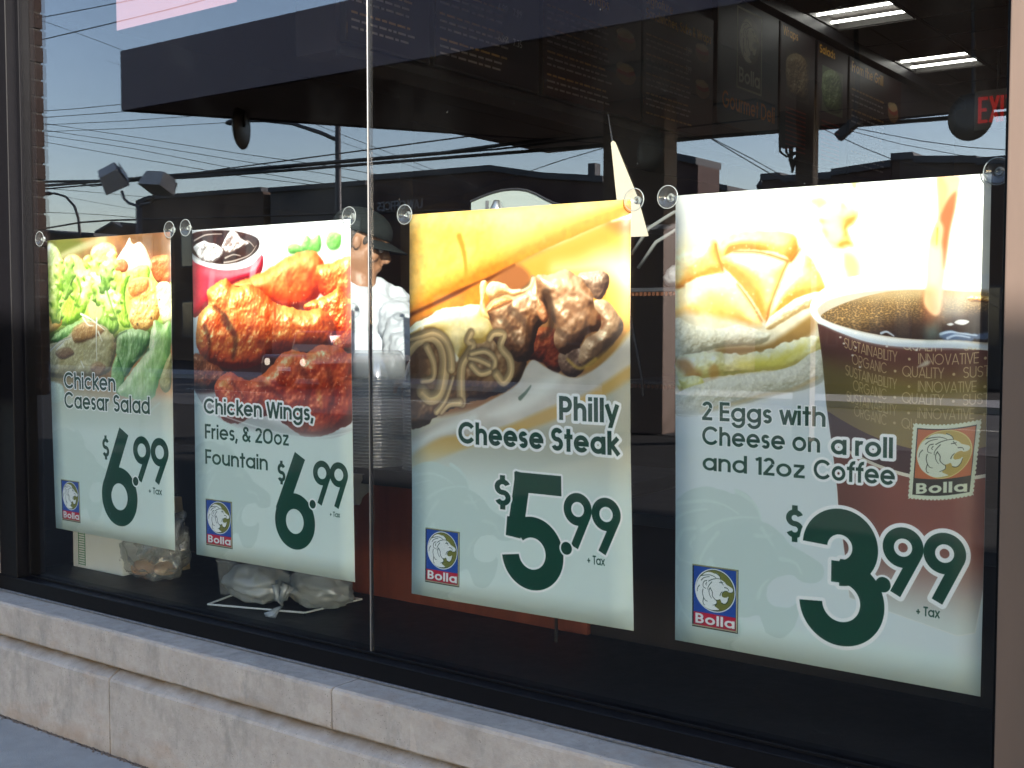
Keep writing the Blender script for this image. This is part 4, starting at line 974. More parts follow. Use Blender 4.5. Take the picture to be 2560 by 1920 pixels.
def finish_eggs():
    A, B = print_eggs()
    S = [('A', 344, 669, 48, 184, 450, 48), ('A', 348, 772, 59, -92, 176, 45), ('L', 330, 715, 352, 715, 40)]
    def nine(cx, cy, R, w, tx, ty): r = R - w / 2; return [('A', cx, cy, r, 0, 360), ('L', cx + r * .883, cy + r * .469, tx, ty)]
    n1 = nine(461, 656, 36.5, 20, 449, 741); n2 = nine(534, 658, 36.5, 20, 523, 744)
    for q, w in ((n1, 20), (n2, 20)): strokes(A, q, w, GREEN, 8)
    strokes(A, S, 52, GREEN, 7)
    for q, w in ((n1, 20), (n2, 20)): strokes(A, q, w, GREEN, 0)
    strokes(A, [('D', 426, 728, 14)], 1, GREEN, 0)
    emblem(A, 39, 738, 101, 127)
    # stamp on the cup
    q = lambda *p: tr('3f', *p)
    (ax, ay), (bx, by), (cx, cy), (dx, dy) = q((245, 150), (1450, 80), (150, 1470), (1300, 1420))
    def wp(P):
        P = np.array(P, float); o = []
        for x, y in P:
            u = x / 100; v = y / 100; X0 = ax + (bx - ax) * u; Y0 = ay + (by - ay) * u; X1 = cx + (dx - cx) * u; Y1 = cy + (dy - cy) * u
            b = 5.5 * math.sin(math.pi * u)
            o.append((X0 + (X1 - X0) * v, Y0 + (Y1 - Y0) * v + b))
        return np.array(o)
    edge = []
    for a, b in (((0, 0), (100, 0)), ((100, 0), (100, 100)), ((100, 100), (0, 100)), ((0, 100), (0, 0))):
        n = 17
        for i in range(n * 3):
            t = i / (n * 3); off = -1.6 if i % 3 == 1 else 0
            x = a[0] + (b[0] - a[0]) * t; y = a[1] + (b[1] - a[1]) * t
            nx, ny = ((b[1] - a[1]) / 100, -(b[0] - a[0]) / 100)
            edge.append((x + nx * off, y + ny * off))
    CR = (222, 228, 200)
    A.fill(wp(edge), CR, .5, smooth=False)
    seg = lambda x0, y0, x1, y1: wp([(x0 + (x1 - x0) * t, y0) for t in np.linspace(0, 1, 9)] + [(x1 + (x0 - x1) * t, y1) for t in np.linspace(0, 1, 9)])
    A.fill(seg(6.5, 6, 93.5, 94), (44, 42, 34), .5, smooth=False)
    A.fill(seg(8, 7.5, 92.5, 72), (196, 108, 62), .5, smooth=False)
    k = lambda r: wp([(50 + r * math.cos(t), 39.5 + r * .78 * math.sin(t)) for t in np.linspace(0, 2 * math.pi, 48)[:-1]])
    A.fill(k(41), (226, 206, 130), .5, smooth=False); A.fill(k(39.5), (196, 168, 84), .5, smooth=False)
    f = lambda P: wp([(50 + (x - _lc[0]) * 39.5 / (_lr - 3.2), 39.5 + (y - _lc[1]) * 39.5 * .78 / (_lr - 3.2)) for x, y in P])
    A.fill(f(_lion), (228, 232, 208), .5)
    for p in _llines: A.stroke(f(p), .8, .45, (60, 66, 50), .45)
    b = wp([(12, 92), (88, 92), (12, 76)])
    text(A, 'Bolla', b[0][0], b[0][1] + 1, 19, .21, CR, width=b[1][0] - b[0][0] + 2, slope=(b[1][1] - b[0][1]) / (b[1][0] - b[0][0]))
    return A

# ================================================================ prints (numpy pictures made here, no files)
def make_prints():
    return print_salad(), print_wings(), print_steak(), finish_eggs()
ART = make_prints()

# ================================================================ materials
def stone_mat(name, base, stain=(.16, .12, .09)):
    m = bpy.data.materials.new(name); m.use_nodes = True
    n = m.node_tree.nodes; l = m.node_tree.links; b = n['Principled BSDF']; b.inputs['Roughness'].default_value = .88
    tc = n.new('ShaderNodeTexCoord')
    def noise(sc, det=6, rough=.6, st=None):
        mp = n.new('ShaderNodeMapping'); l.new(tc.outputs['Object'], mp.inputs[0])
        if st: mp.inputs['Scale'].default_value = st
        t = n.new('ShaderNodeTexNoise'); t.inputs['Scale'].default_value = sc; t.inputs['Detail'].default_value = det; t.inputs['Roughness'].default_value = rough
        l.new(mp.outputs[0], t.inputs[0]); return t.outputs['Fac']
    def ramp(f, stops):
        r = n.new('ShaderNodeValToRGB'); r.color_ramp.elements[0].position = stops[0][0]; r.color_ramp.elements[0].color = (*stops[0][1], 1)
        r.color_ramp.elements[1].position = stops[1][0]; r.color_ramp.elements[1].color = (*stops[1][1], 1)
        for p, c in stops[2:]: e = r.color_ramp.elements.new(p); e.color = (*c, 1)
        l.new(f, r.inputs[0]); return r.outputs[0]
    def mixc(f, a, c, fac=None, mode='MIX'):
        x = n.new('ShaderNodeMix'); x.data_type = 'RGBA'; x.blend_type = mode
        if f is not None: l.new(f, x.inputs['Factor'])
        else: x.inputs['Factor'].default_value = fac
        l.new(a, x.inputs['A'])
        if isinstance(c, tuple): x.inputs['B'].default_value = (*c, 1)
        else: l.new(c, x.inputs['B'])
        return x.outputs['Result']
    c0 = ramp(noise(5, 8), [(.3, tuple(k * .86 for k in base)), (.7, tuple(min(1, k * 1.1) for k in base))])
    c1 = mixc(None, c0, ramp(noise(26, 6, .7), [(.35, (.84, .8, .78)), (.6, (1.04, 1.03, 1.02))]), .8, 'MULTIPLY')
    # grey weathering patches and small dark pits
    c2 = mixc(ramp(noise(7, 8, .75, (1, 1, .45)), [(.52, (0, 0, 0)), (.66, (.75, .75, .75))]), c1, (.2, .19, .18))
    v = n.new('ShaderNodeTexVoronoi'); v.inputs['Scale'].default_value = 85; l.new(tc.outputs['Object'], v.inputs[0])
    pit = n.new('ShaderNodeMath'); pit.operation = 'LESS_THAN'; l.new(v.outputs['Distance'], pit.inputs[0]); pit.inputs[1].default_value = .16
    gate = n.new('ShaderNodeMath'); gate.operation = 'GREATER_THAN'; l.new(noise(9, 4), gate.inputs[0]); gate.inputs[1].default_value = .52
    pg = n.new('ShaderNodeMath'); pg.operation = 'MULTIPLY'; l.new(pit.outputs[0], pg.inputs[0]); l.new(gate.outputs[0], pg.inputs[1])
    pf = n.new('ShaderNodeMath'); pf.operation = 'MULTIPLY'; l.new(pg.outputs[0], pf.inputs[0]); pf.inputs[1].default_value = .7
    c3 = mixc(pf.outputs[0], c2, (.13, .11, .1))
    # rusty stain, patchy
    c4 = mixc(ramp(noise(3.2, 5, .6, (1, 1, 2.2)), [(.56, (0, 0, 0)), (.75, (.6, .6, .6))]), c3, (.30, .20, .14))
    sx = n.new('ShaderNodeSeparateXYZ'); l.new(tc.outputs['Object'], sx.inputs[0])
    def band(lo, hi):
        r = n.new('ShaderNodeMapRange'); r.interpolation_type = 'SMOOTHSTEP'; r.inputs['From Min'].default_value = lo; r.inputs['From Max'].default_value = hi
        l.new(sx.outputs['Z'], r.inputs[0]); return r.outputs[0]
    def mm(op, p, q):
        x = n.new('ShaderNodeMath'); x.operation = op; x.use_clamp = True
        for i_, v_ in enumerate((p, q)):
            if isinstance(v_, float): x.inputs[i_].default_value = v_
            else: l.new(v_, x.inputs[i_])
        return x.outputs[0]
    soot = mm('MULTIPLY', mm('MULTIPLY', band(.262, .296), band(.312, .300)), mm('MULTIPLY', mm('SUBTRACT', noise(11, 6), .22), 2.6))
    foot = mm('MULTIPLY', band(.06, .0), mm('MULTIPLY', mm('SUBTRACT', noise(8, 6), .3), 2.0))
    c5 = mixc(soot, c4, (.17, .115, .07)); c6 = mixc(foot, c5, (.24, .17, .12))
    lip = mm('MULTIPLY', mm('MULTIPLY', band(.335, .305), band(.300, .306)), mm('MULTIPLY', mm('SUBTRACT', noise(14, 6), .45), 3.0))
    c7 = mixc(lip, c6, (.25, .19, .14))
    l.new(c7, b.inputs['Base Color'])
    bp = n.new('ShaderNodeBump'); bp.inputs['Strength'].default_value = .5; bp.inputs['Distance'].default_value = .004
    s_ = n.new('ShaderNodeMath'); s_.operation = 'SUBTRACT'; l.new(noise(60, 6, .7), s_.inputs[0]); l.new(pg.outputs[0], s_.inputs[1])
    l.new(s_.outputs[0], bp.inputs['Height']); l.new(bp.outputs[0], b.inputs['Normal'])
    return m
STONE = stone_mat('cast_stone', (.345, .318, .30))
CONC = mat('concrete', (.27, .27, .275), .9, noise=.22, nsc=6, bump=.3, bsc=220)
ASPH = mat('asphalt', (.016, .016, .017), .95, 0, .2, noise=.3, nsc=3, bump=.4, bsc=180)
FRAME = mat('black_aluminium', (.004, .004, .0055), .5, 0, .12, noise=.2, nsc=40)
BRONZE = mat('bronze_cladding', (.115, .08, .064), .55, 0, noise=.12, nsc=9, stretch=(1, 1, .15))
STRIP = mat('worn_metal', (.22, .22, .24), .45, .7, noise=.4, nsc=60)
GLASS = pane_mat('window_glass', (.955, .978, .976), .105, 0, 0, True)
SILI = mat('silicone', (.11, .11, .113), .4, spec=.6, noise=.15, nsc=30)
CLEAR = pane_mat('clear_plastic', (.9, .92, .92), .10, .06, .035)
LIDM = pane_mat('container_plastic', (.9, .91, .92), .12, .12, .13)
BRICK = mat('brick', (.03, .017, .014), .9, noise=.35, nsc=22, bump=.5, bsc=90)
MORTAR = mat('mortar', (.07, .065, .06), .95, bump=.4, bsc=150)
WIRE = mat('black_cable', (.015, .015, .017), .6)
DARKM = mat('dark_metal', (.03, .03, .035), .5, .2, noise=.2, nsc=14)
POLE = mat('galvanised_pole', (.10, .10, .115), .5, .3, noise=.2, nsc=12)
WOODRED = mat('red_wood_panel', (.20, .045, .02), .45, noise=.35, nsc=14, stretch=(1, 1, .12))
BLACKTOP = mat('dark_ledge', (.008, .008, .009), .5, noise=.4, nsc=20, bump=.1, bsc=40)
WALLIN = mat('shop_wall_paint', (.10, .075, .06), .8, noise=.1, nsc=4)
BEIGE = mat('beige_wall', (.26, .20, .14), .85, noise=.12, nsc=3)
TILE = mat('ceiling_tile', (.30, .28, .26), .95, noise=.12, nsc=30, bump=.3, bsc=120)
GRID = mat('ceiling_grid', (.10, .09, .085), .6)
WHITE = mat('white_plastic', (.72, .72, .70), .5, noise=.06, nsc=8)
PAPER = mat('white_paper', (.78, .78, .76), .8, noise=.05, nsc=12)
CREAM = mat('cream_card', (.52, .45, .35), .75, noise=.05, nsc=10)
TUBE = mat('fluorescent_tube', (.9, .9, .9), .4, emit=(1, .96, .88), estr=4)

# ================================================================ setting outdoors
def sheet(name, x0, y0, x1, y1, z, m, nx=1, ny=1):
    b = MB(); b.add([(x0, y0, z), (x1, y0, z), (x1, y1, z), (x0, y1, z)], [(0, 1, 2, 3)])
    return tag(b.build(name, m), kind='structure')
sheet('ground', -900, -900, 900, 900, -.16, ASPH)
sw = MB()                                                       # pavement of the shop: a slab sheet with struck joints
pv = tag(empty('sidewalk'), kind='structure')
for i, (xa, xb) in enumerate([(-7.5, -6.0), (-6.0, -4.5), (-4.5, -3.0), (-3.0, -1.5), (-1.5, 0), (0, 1.5), (1.5, 3), (3, 4.5), (4.5, 6), (6, 7.5), (7.5, 9)]):
    for ya, yb in ((-1.10, -.19),):
        MB().box(xa + .004, ya + .004, -.12, xb - .004, yb - .004, 0).build('slab', CONC, pv, bevel=.006, seg=1)
MB().box(-7.5, -1.22, -.16, 9, -1.104, .002).build('kerb', ASPH, pv, bevel=.012)
grit = MB()                                                     # dirt gathered along the foot of the wall
R = random.Random(2)
for k in range(1500):
    x = R.uniform(-.9, 3.0); y = -.192 - abs(R.gauss(0, .007)); s_ = R.uniform(.0015, .005)
    grit.add([(x - s_, y - s_, 0), (x + s_, y - s_ * .6, 0), (x + s_ * .4, y + s_, 0), (x, y, s_ * 1.3)], [(0, 1, 3), (1, 2, 3), (2, 0, 3)])
tag(grit.build('grit', mat('grit', (.10, .08, .07), 1)), kind='stuff', label='fine dark grit gathered where the pavement meets the stone wall', cat='grit')
sheet('road', -120, -19.5, 120, -12.5, -.152, mat('road_asphalt', (.03, .03, .032), .85, noise=.3, nsc=1.5, bump=.3, bsc=90))
mk = MB()
for k in range(-14, 15): mk.add([(k * 6 - 1.5, -16.06, -.147), (k * 6 + 1.5, -16.06, -.147), (k * 6 + 1.5, -15.94, -.147), (k * 6 - 1.5, -15.94, -.147)], [(0, 1, 2, 3)])
tag(mk.build('road_marking', mat('road_paint', (.6, .58, .5), .7, noise=.3, nsc=9)), kind='structure')
fk = MB(); fk.box(-90, -21.6, -.16, 60, -19.5, -.03)
tag(fk.build('far_pavement', CONC), kind='structure')

# ---------------------------------------------------------------- shop building
shop = empty('shop_building', (0, 0, 0), 'brick and cast stone corner shop front around the big glazed window', 'building')
JC = [-3.6, -.62, 1.705, 3.95, 6.2]
def stone(name, P, x0, x1, seed):
    """long stone from an outline in (y, z), cut into short lengths so that its arrises wander a little"""
    rr = random.Random(seed); n = max(2, int((x1 - x0) / .025)); m = len(P); V = []; F = []
    ph = [rr.uniform(0, 9) for _ in range(m)]
    for i in range(n + 1):
        x = x0 + (x1 - x0) * i / n
        for k, (y, z) in enumerate(P):
            a = .0009 * math.sin(x * 9 + ph[k]) + rr.uniform(-.0007, .0007)
            if k in ROUGH: a += -abs(rr.gauss(0, .0012))
            V.append((x, y - a, z + a * .8))
    for i in range(n):
        for k in range(m):
            F.append((i * m + k, i * m + (k + 1) % m, (i + 1) * m + (k + 1) % m, (i + 1) * m + k))
    F += [tuple(range(m - 1, -1, -1)), tuple(n * m + k for k in range(m))]
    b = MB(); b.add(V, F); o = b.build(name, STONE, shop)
    return o
ROUGH = (3, 4)
CP = [(-.02, .424), (-.12, .4275), (-.1655, .4265), (-.1715, .420), (-.1715, .3065), (-.168, .302), (-.02, .302)]
CP = [(-.02, .30), (-.02, .426), (-.160, .4285), (-.1695, .424), (-.1715, .415), (-.1715, .309), (-.167, .303)]
ROUGH = (5, 6)
for i in range(len(JC) - 1): stone('coping_stone', CP, JC[i] + .003, JC[i + 1] - .003, 10 + i)
ROUGH = ()
BP = [(-.02, 0.0), (-.02, .30), (-.128, .2995), (-.186, .2665), (-.1905, .258), (-.1905, 0.0)]
JB = [-3.5, -1.4, .645, 2.62, 4.6, 6.2]
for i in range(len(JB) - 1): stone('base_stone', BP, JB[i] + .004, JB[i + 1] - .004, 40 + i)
JMAT = mat('grey_mortar', (.13, .125, .12), .95, noise=.2, nsc=60)
for x in JC[1:-1]: MB().box(x - .004, -.165, .305, x + .004, -.03, .422).build('joint_mortar', JMAT, shop)
for x in JB[1:-1]: MB().extrude([(-.03, .003), (-.03, .296), (-.123, .296), (-.183, .256), (-.183, .003)][::-1], 'x', x - .005, x + .005).build('joint_mortar', JMAT, shop)
MB().box(-.262, -.0555, 2.8605, 3.74, .07, 2.93).build('head_rail', FRAME, shop)
MB().box(-.3, -.055, 2.932, 3.9, .30, 4.6).build('header_wall', BEIGE, shop)
MB().box(-3.6, -.018, 0, -.58, .30, 4.6).build('side_wall', MORTAR, shop)
MB().box(3.98, -.018, 0, 6.2, .30, 4.6).build('side_wall', MORTAR, shop)
MB().box(-3.6, -.10, 4.6, 6.2, 9.2, 4.75).build('roof', DARKM, shop)
# left pilaster: stone blocks below, bricks above, standing 13 cm proud of the glazing
bm_ = MB().box(0, 0, 0, .198, .092, .057); bme = None
zst = 1.20
for k, (a, b_) in enumerate(((.432, .62), (.626, .81), (.816, 1.0), (1.006, 1.197))):
    MB().box(-.60, -.085, a, -.285, -.02, b_).build('pier_block', STONE, shop, bevel=.004, seg=1)
MB().box(-.598, -.180, 1.20, -.268, -.018, 3.9).build('pier_core', MORTAR, shop)
rb = random.Random(8)
first = None
for c in range(38):
    z = zst + .004 + c * .0675
    if z > 3.7: break
    rows = [(-.266, -.186, 'r'), (-.266, -.0925, 'r'), (-.462, -.186, 'f'), (-.60, -.186, 'h')]
    for j, (x, y, kd) in enumerate(rows):
        if kd == 'r':
            bb = (x - .09, y, z, x + rb.uniform(-.001, .007), y + .088, z + .058)
        elif kd == 'f':
            bb = (x, y - rb.uniform(.001, .006), z, x + .104, y + .05, z + .058)
        else:
            bb = (x, y - rb.uniform(.001, .006), z, x + .132, y + .05, z + .058)
        if kd == 'r' and j == 1 and c % 2: continue
        if kd == 'r' and j == 0 and c % 2: bb = (bb[0], bb[1], bb[2], bb[3], y + .166, bb[5])
        if c % 2 and kd != 'r': bb = (bb[0] + (.0 if kd == 'h' else .02), bb[1], bb[2], bb[3] + (.02 if kd == 'h' else 0), bb[4], bb[5])
        MB().box(*bb).build('brick', BRICK, shop)
# right pier
MB().box(3.74, -.19, .432, 4.0, -.02, 4.6).build('pier_block', STONE, shop, bevel=.004, seg=1)

# window frame and panes
wf = MB(); wf.box(-.3, -.055, .434, 3.74, .07, .4915)
wf = wf.build('window_frame', FRAME, shop, bevel=.0025, seg=1)
MB().box(-.3, -.0625, .4285, 3.74, -.0555, .4365).build('weather_strip', STRIP, wf, bevel=.001, seg=1)
MB().box(-.262, -.0555, .4917, -.141, .07, 2.86).build('jamb', FRAME, wf, bevel=.0025, seg=1)
MB().box(-.141, -.012, .4917, -.122, .03, 2.85).build('glazing_bead', FRAME, wf, bevel=.001, seg=1)
MB().box(3.524, -.0555, .4917, 3.74, .07, 2.86).build('jamb', BRONZE, wf, bevel=.003, seg=2)
MB().box(3.509, -.012, .4917, 3.5238, .03, 2.85).build('glazing_bead', FRAME, wf, bevel=.001, seg=1)
MB().box(-.122, -.014, .4917, 3.509, -.006, .5005).build('glazing_bead', FRAME, wf, bevel=.001, seg=1)
for a, b_ in ((-.122, 1.702), (1.7122, 3.509)):
    MB().box(a, -.004, .4925, b_, .004, 2.85).build('glass_pane', GLASS, wf)
MB().box(1.7025, -.0050, .4925, 1.7075, .0050, 2.85).build('silicone_joint', SILI, wf, bevel=.0015, seg=1)
MB().box(1.7076, -.0040, .4925, 1.7118, .0040, 2.85).build('glass_edge_strip', WIRE, wf)  # dark edge of the glass beside the silicone

# ---------------------------------------------------------------- inside: shell
shell = MB()
tag(sheet('shop_floor', -3.5, .3, 6.0, 9.0, 0.0, mat('floor_tile', (.12, .10, .09), .35, noise=.15, nsc=5)), kind='structure')
tag(MB().box(-3.6, .3, 0, -3.5, 9.0, 4.6).build('shop_wall', WALLIN), kind='structure')
tag(MB().box(6.0, .3, 0, 6.1, 9.0, 4.6).build('shop_wall', WALLIN), kind='structure')
tag(MB().box(-3.6, 9.0, 0, 6.1, 9.1, 4.6).build('shop_wall', WALLIN), kind='structure')
cl = tag(empty('shop_ceiling'), kind='structure')
MB().box(-3.5, .3, 3.66, 6.0, 9.0, 3.7).build('deck', GRID, cl)
tm = MB().box(.006, .006, 0, .594, .594, .012); tme = tm.mesh('tile'); tme.materials.append(TILE)
FIX = ((0.95, 5.1), (0.95, 7.2))
gx0, gy0 = .95, .3
for i in range(0, 8):
    for j in range(0, 14):
        x, y = gx0 + i * .6, gy0 + j * .6
        if x + .6 > 6 or (i < 1 and j in (8, 11)) or (i in (2, 4) and j == 4): continue
        t = link('ceiling_tile', tme, cl); t.location = (x, y, 3.60)
gb = MB()
for i in range(0, 9): gb.box(gx0 + i * .6 - .010, .3, 3.592, gx0 + i * .6 + .010, 9, 3.615)
gb.build('grid_runner', GRID, cl)
gb = MB()
for j in range(0, 15): gb.box(gx0, gy0 + j * .6 - .008, 3.5945, 6, gy0 + j * .6 + .008, 3.614)
gb.build('grid_runner', GRID, cl)
def fixture(j, label, col_=0):
    x, y = gx0 + col_ * .6, gy0 + j * .6
    t = empty('ceiling_light', (x, y, 3.60), label, 'ceiling light', 'fluorescent lights in the shop ceiling')
    h = MB(); h.box(.01, .01, .07, .59, .59, .08); h.box(.01, .01, 0, .03, .59, .07); h.box(.57, .01, 0, .59, .59, .07); h.box(.03, .01, 0, .57, .03, .07); h.box(.03, .57, 0, .57, .59, .07)
    h.build('housing', mat('troffer_white', (.10, .095, .09), .6), t)
    for yy in (.17, .43): MB().tube([(.035, yy, .02), (.565, yy, .02)], .010, 8).build('tube', TUBE, t, smooth=True)
    return t
fixture(8, 'nearer of the two lit twin tube ceiling lights'); fixture(11, 'farther of the two lit twin tube ceiling lights')

fixture(4, 'added unseen twin tube light near the window, brightening the menu boards', 2); fixture(4, 'second added unseen twin tube light, farther from the menu boards', 4)  # two unseen lights, added to brighten the menu boards and deli sign

# counter bulkhead that carries the menu boards, and the wall behind it
bh = empty('menu_bulkhead', (.78, 0, 0), 'dark dropped bulkhead over the counter carrying the menu boards', 'bulkhead')
MB().box(-.12, .70, 2.55, .10, 9.0, 3.598).build('fascia_board', mat('dark_blue_board', (.035, .03, .045), .5, noise=.2, nsc=3), bh)
MB().box(.101, .70, 2.53, .125, 9.0, 2.56).build('lower_trim', DARKM, bh)
MB().box(.101, .70, 3.52, .19, 9.0, 3.595).build('upper_trim', DARKM, bh, bevel=.004)
bw = MB().box(-1.62, 3.88, 0, -1.5, 9, 2.95).build('back_wall', WALLIN)
tag(bw, 'brown wall with beige upper band behind the counter, under the menu bulkhead', 'wall')
MB().box(-1.62, 3.88, 2.951, -1.49, 9, 3.6).build('upper_band', BEIGE, bw)
VENT = mat('vent_grey', (.32, .29, .24), .6)
def vent(y, label):
    t = empty('wall_vent', (-1.488, y, 3.26), label, 'air vent', 'wall vents under the bulkhead')
    f = MB(); f.box(0, 0, 0, .03, .53, .05); f.box(0, 0, .24, .03, .53, .28); f.box(0, 0, .05, .03, .03, .24); f.box(0, .50, .05, .03, .53, .24)
    f.build('vent_frame', VENT, t)
    for k in range(11): MB().box(.004, .05 + k * .040, .05, .016, .062 + k * .040, .24).build('slat', VENT, t)
    return t

# ---------------------------------------------------------------- menu boards
BX = .8825
def board_art(w, h, title, rows, photo=0, prices=None, colr=(24, 14, 26)):
    A = Art(w, h, colr, 1.0)
    sl, X, Y = A.roi(0, 0, w, h)
    if rows is None: return A
    y = 34
    for t_ in title:
        text(A, t_, 12, y, 28, .19, (240, 180, 60), width=min(w - 24, len(t_) * 17)); y += 38
    q = random.Random(len(title) + rows + w)
    y += 4
    for k in range(rows):
        x = 14; ww = w * (.62 if photo else .74)
        while x < ww:
            l_ = q.uniform(10, 34)
            A.fill([(x, y), (x + l_, y), (x + l_, y + 5), (x, y + 5)], (200, 190, 184) if k % 3 else (226, 176, 100), .8, .75, smooth=False)
            x += l_ + 6
        y += 15 if k % 3 != 2 else 24
        if y > h - 20: break
    if prices:
        for k, (a, b_) in enumerate(prices):
            text(A, a, w * .66 - (30 if photo else 0), h * .2 + k * h * .15, 17, .15, (210, 206, 200)); text(A, b_, w * .84 - (40 if photo else 0), h * .2 + k * h * .15, 17, .15, (210, 206, 200))
    for k in range(photo):
        cy_ = h * .22 + k * h * .3
        A.fill(ell(w * .84, cy_ + 30, w * .11, 26), (150, 110, 70), 2, .9, warp=3); A.fill(ell(w * .84, cy_ + 22, w * .10, 12), (176, 60, 40), 2, .8, warp=3); A.fill(ell(w * .83, cy_ + 12, w * .1, 12), (214, 190, 140), 2, .8, warp=3)
    return A
def board(name, y0, y1, z0, z1, art, label, thick=.03):
    t = empty(name, (BX, y0, z0), label, 'menu board' if name == 'menu_board' else 'sign')
    MB().box(0, 0, 0, thick, y1 - y0, z1 - z0).build('board_frame', DARKM, t)
    b = MB(); e = .008
    b.add([(thick + .002, e, e), (thick + .002, y1 - y0 - e, e), (thick + .002, y1 - y0 - e, z1 - z0 - e), (thick + .002, e, z1 - z0 - e), (thick, e, e), (thick, y1 - y0 - e, e), (thick, y1 - y0 - e, z1 - z0 - e), (thick, e, z1 - z0 - e)],
          [(0, 1, 2, 3), (4, 7, 6, 5), (0, 4, 5, 1), (1, 5, 6, 2), (2, 6, 7, 3), (3, 7, 4, 0)])
    o = b.build('printed_panel', image_mat(name + '_print', art, .5, 1.0), t)
    uv = o.data.uv_layers.new(name='UVMap')
    for i, c in enumerate([(0, 0), (1, 0), (1, 1), (0, 1)]): uv.data[i].uv = c
    return t
PR1 = [('4.99', '5.99'), ('6.99', '7.99'), ('6.99', '7.99'), ('6.99', '7.99'), ('6.99', '7.35')]
board('menu_board', .72, 1.22, 2.58, 3.5, board_art(300, 460, ['Breakfast'], 24, 0, PR1[:3]), 'menu board nearest the window with small pale print')
board('menu_board', 1.25, 2.02, 2.58, 3.5, board_art(380, 460, ['Platters'], 24, 1, PR1), 'menu board with two columns of prices under the ceiling')
board('menu_board', 2.05, 2.98, 2.58, 3.18, board_art(440, 290, ['Hot Subs & Wraps'], 24, 2, None, (46, 16, 18)), 'maroon menu board with sandwich photos, third from the window')
board('menu_board', 3.0, 3.84, 2.58, 3.30, board_art(420, 360, ['Signature', 'Sandwiches, Subs & Wraps'], 24, 2, [('6.99', ''), ('7.99', ''), ('7.99', '')], (50, 16, 16)), 'menu board headed Signature Sandwiches, Subs and Wraps')
def deli_art():
    A = Art(300, 300, (24, 62, 78), 1.6)
    A.fill([(88, 14), (214, 14), (214, 206), (88, 206)], (170, 176, 150), .8, smooth=False); A.fill([(93, 19), (209, 19), (209, 201), (93, 201)], (34, 48, 52), .8, smooth=False)
    f = lambda P: [(151 + (x - _lc[0]) * 1.15, 84 + (y - _lc[1]) * 1.3) for x, y in P]
    A.fill(f([(_lc[0] + 44 * math.cos(t), _lc[1] + 44 * math.sin(t)) for t in np.linspace(0, 6.28, 40)[:-1]]), (96, 100, 80), .8, smooth=False)
    A.fill(f(_lion), (214, 214, 186), .8)
    for p in _llines: A.stroke(f(p), 1.2, .6, (40, 50, 46), .8)
    text(A, 'Bolla', 100, 190, 36, .17, (208, 210, 190), width=104)
    text(A, 'Gourmet Deli', 22, 262, 40, .17, (236, 150, 60), width=262)
    return A
board('brand_sign', 3.88, 4.78, 2.70, 3.5, deli_art(), 'dark sign with lion stamp and the words Gourmet Deli', .035)
def salad_board(word):
    A = board_art(200, 400, [word], 0, 0, None, (34, 16, 22))
    g = word == 'Salads'
    A.fill([(30, 70), (170, 70), (170, 220), (30, 220)], (96, 110, 80) if g else (60, 50, 40), 2, smooth=False)
    A.blob([(30, 110), (80, 75), (140, 80), (168, 130), (160, 200), (90, 215), (40, 190)], *(((20, 46, 14), (66, 100, 36), (150, 168, 116)) if g else ((40, 26, 16), (104, 80, 52), (160, 140, 104))), 30, 6, 12, 7, .2)
    y = 250
    while y < 380: A.fill([(30, y), (150, y), (150, y + 5), (30, y + 5)], (170, 60, 50), .8, .8, smooth=False); y += 14
    return A
board('menu_board', 4.82, 5.42, 2.62, 3.5, salad_board('Wraps'), 'narrow menu board headed Wraps beside the lion sign')
board('menu_board', 5.46, 6.06, 2.62, 3.5, salad_board('Salads'), 'narrow menu board headed Salads with a leafy green photo')
board('menu_board', 6.1, 7.3, 2.62, 3.5, board_art(400, 300, ['From the Grill'], 14, 1, None, (44, 16, 16)), 'maroon menu board farthest along, beyond the Salads one')
vent(4.39, 'white wall vent nearer the window, half hidden by the bulkhead'); vent(5.91, 'white wall vent farther from the window')

# EXIT sign
ex = empty('exit_sign', (1.555, 7.0, 3.0), 'red lettered exit sign hanging below the ceiling at the right', 'exit sign')
MB().box(.03, 0, 0, .37, .05, .30).build('housing', mat('exit_housing', (.30, .30, .26), .6), ex)
MB().tube([(.2, .025, .30), (.2, .025, .59)], .012).build('hanger', DARKM, ex)
REDL = mat('exit_red', (.5, .02, .02), .5, emit=(1, .04, .03), estr=.06)
lw = .024
def letter(strokes_):
    b = MB()
    for (x0, z0, x1, z1) in strokes_:
        dx, dz = x1 - x0, z1 - z0; L_ = math.hypot(dx, dz); nx, nz = -dz / L_ * lw / 2, dx / L_ * lw / 2
        P = [(x0 + nx, z0 + nz), (x0 - nx, z0 - nz), (x1 - nx, z1 - nz), (x1 + nx, z1 + nz)]
        b.extrude(P, 'y', -.008 - .0012 * len(b.v) / 8, -.001)
    return b.build('letter', REDL, ex)
letter([(.072, .05, .072, .25), (.06, .062, .13, .062), (.06, .15, .122, .15), (.06, .238, .13, .238)])
letter([(.152, .05, .208, .25), (.152, .25, .208, .05)])
letter([(.236, .05, .236, .25)]); letter([(.262, .238, .335, .238), (.298, .05, .298, .24)])

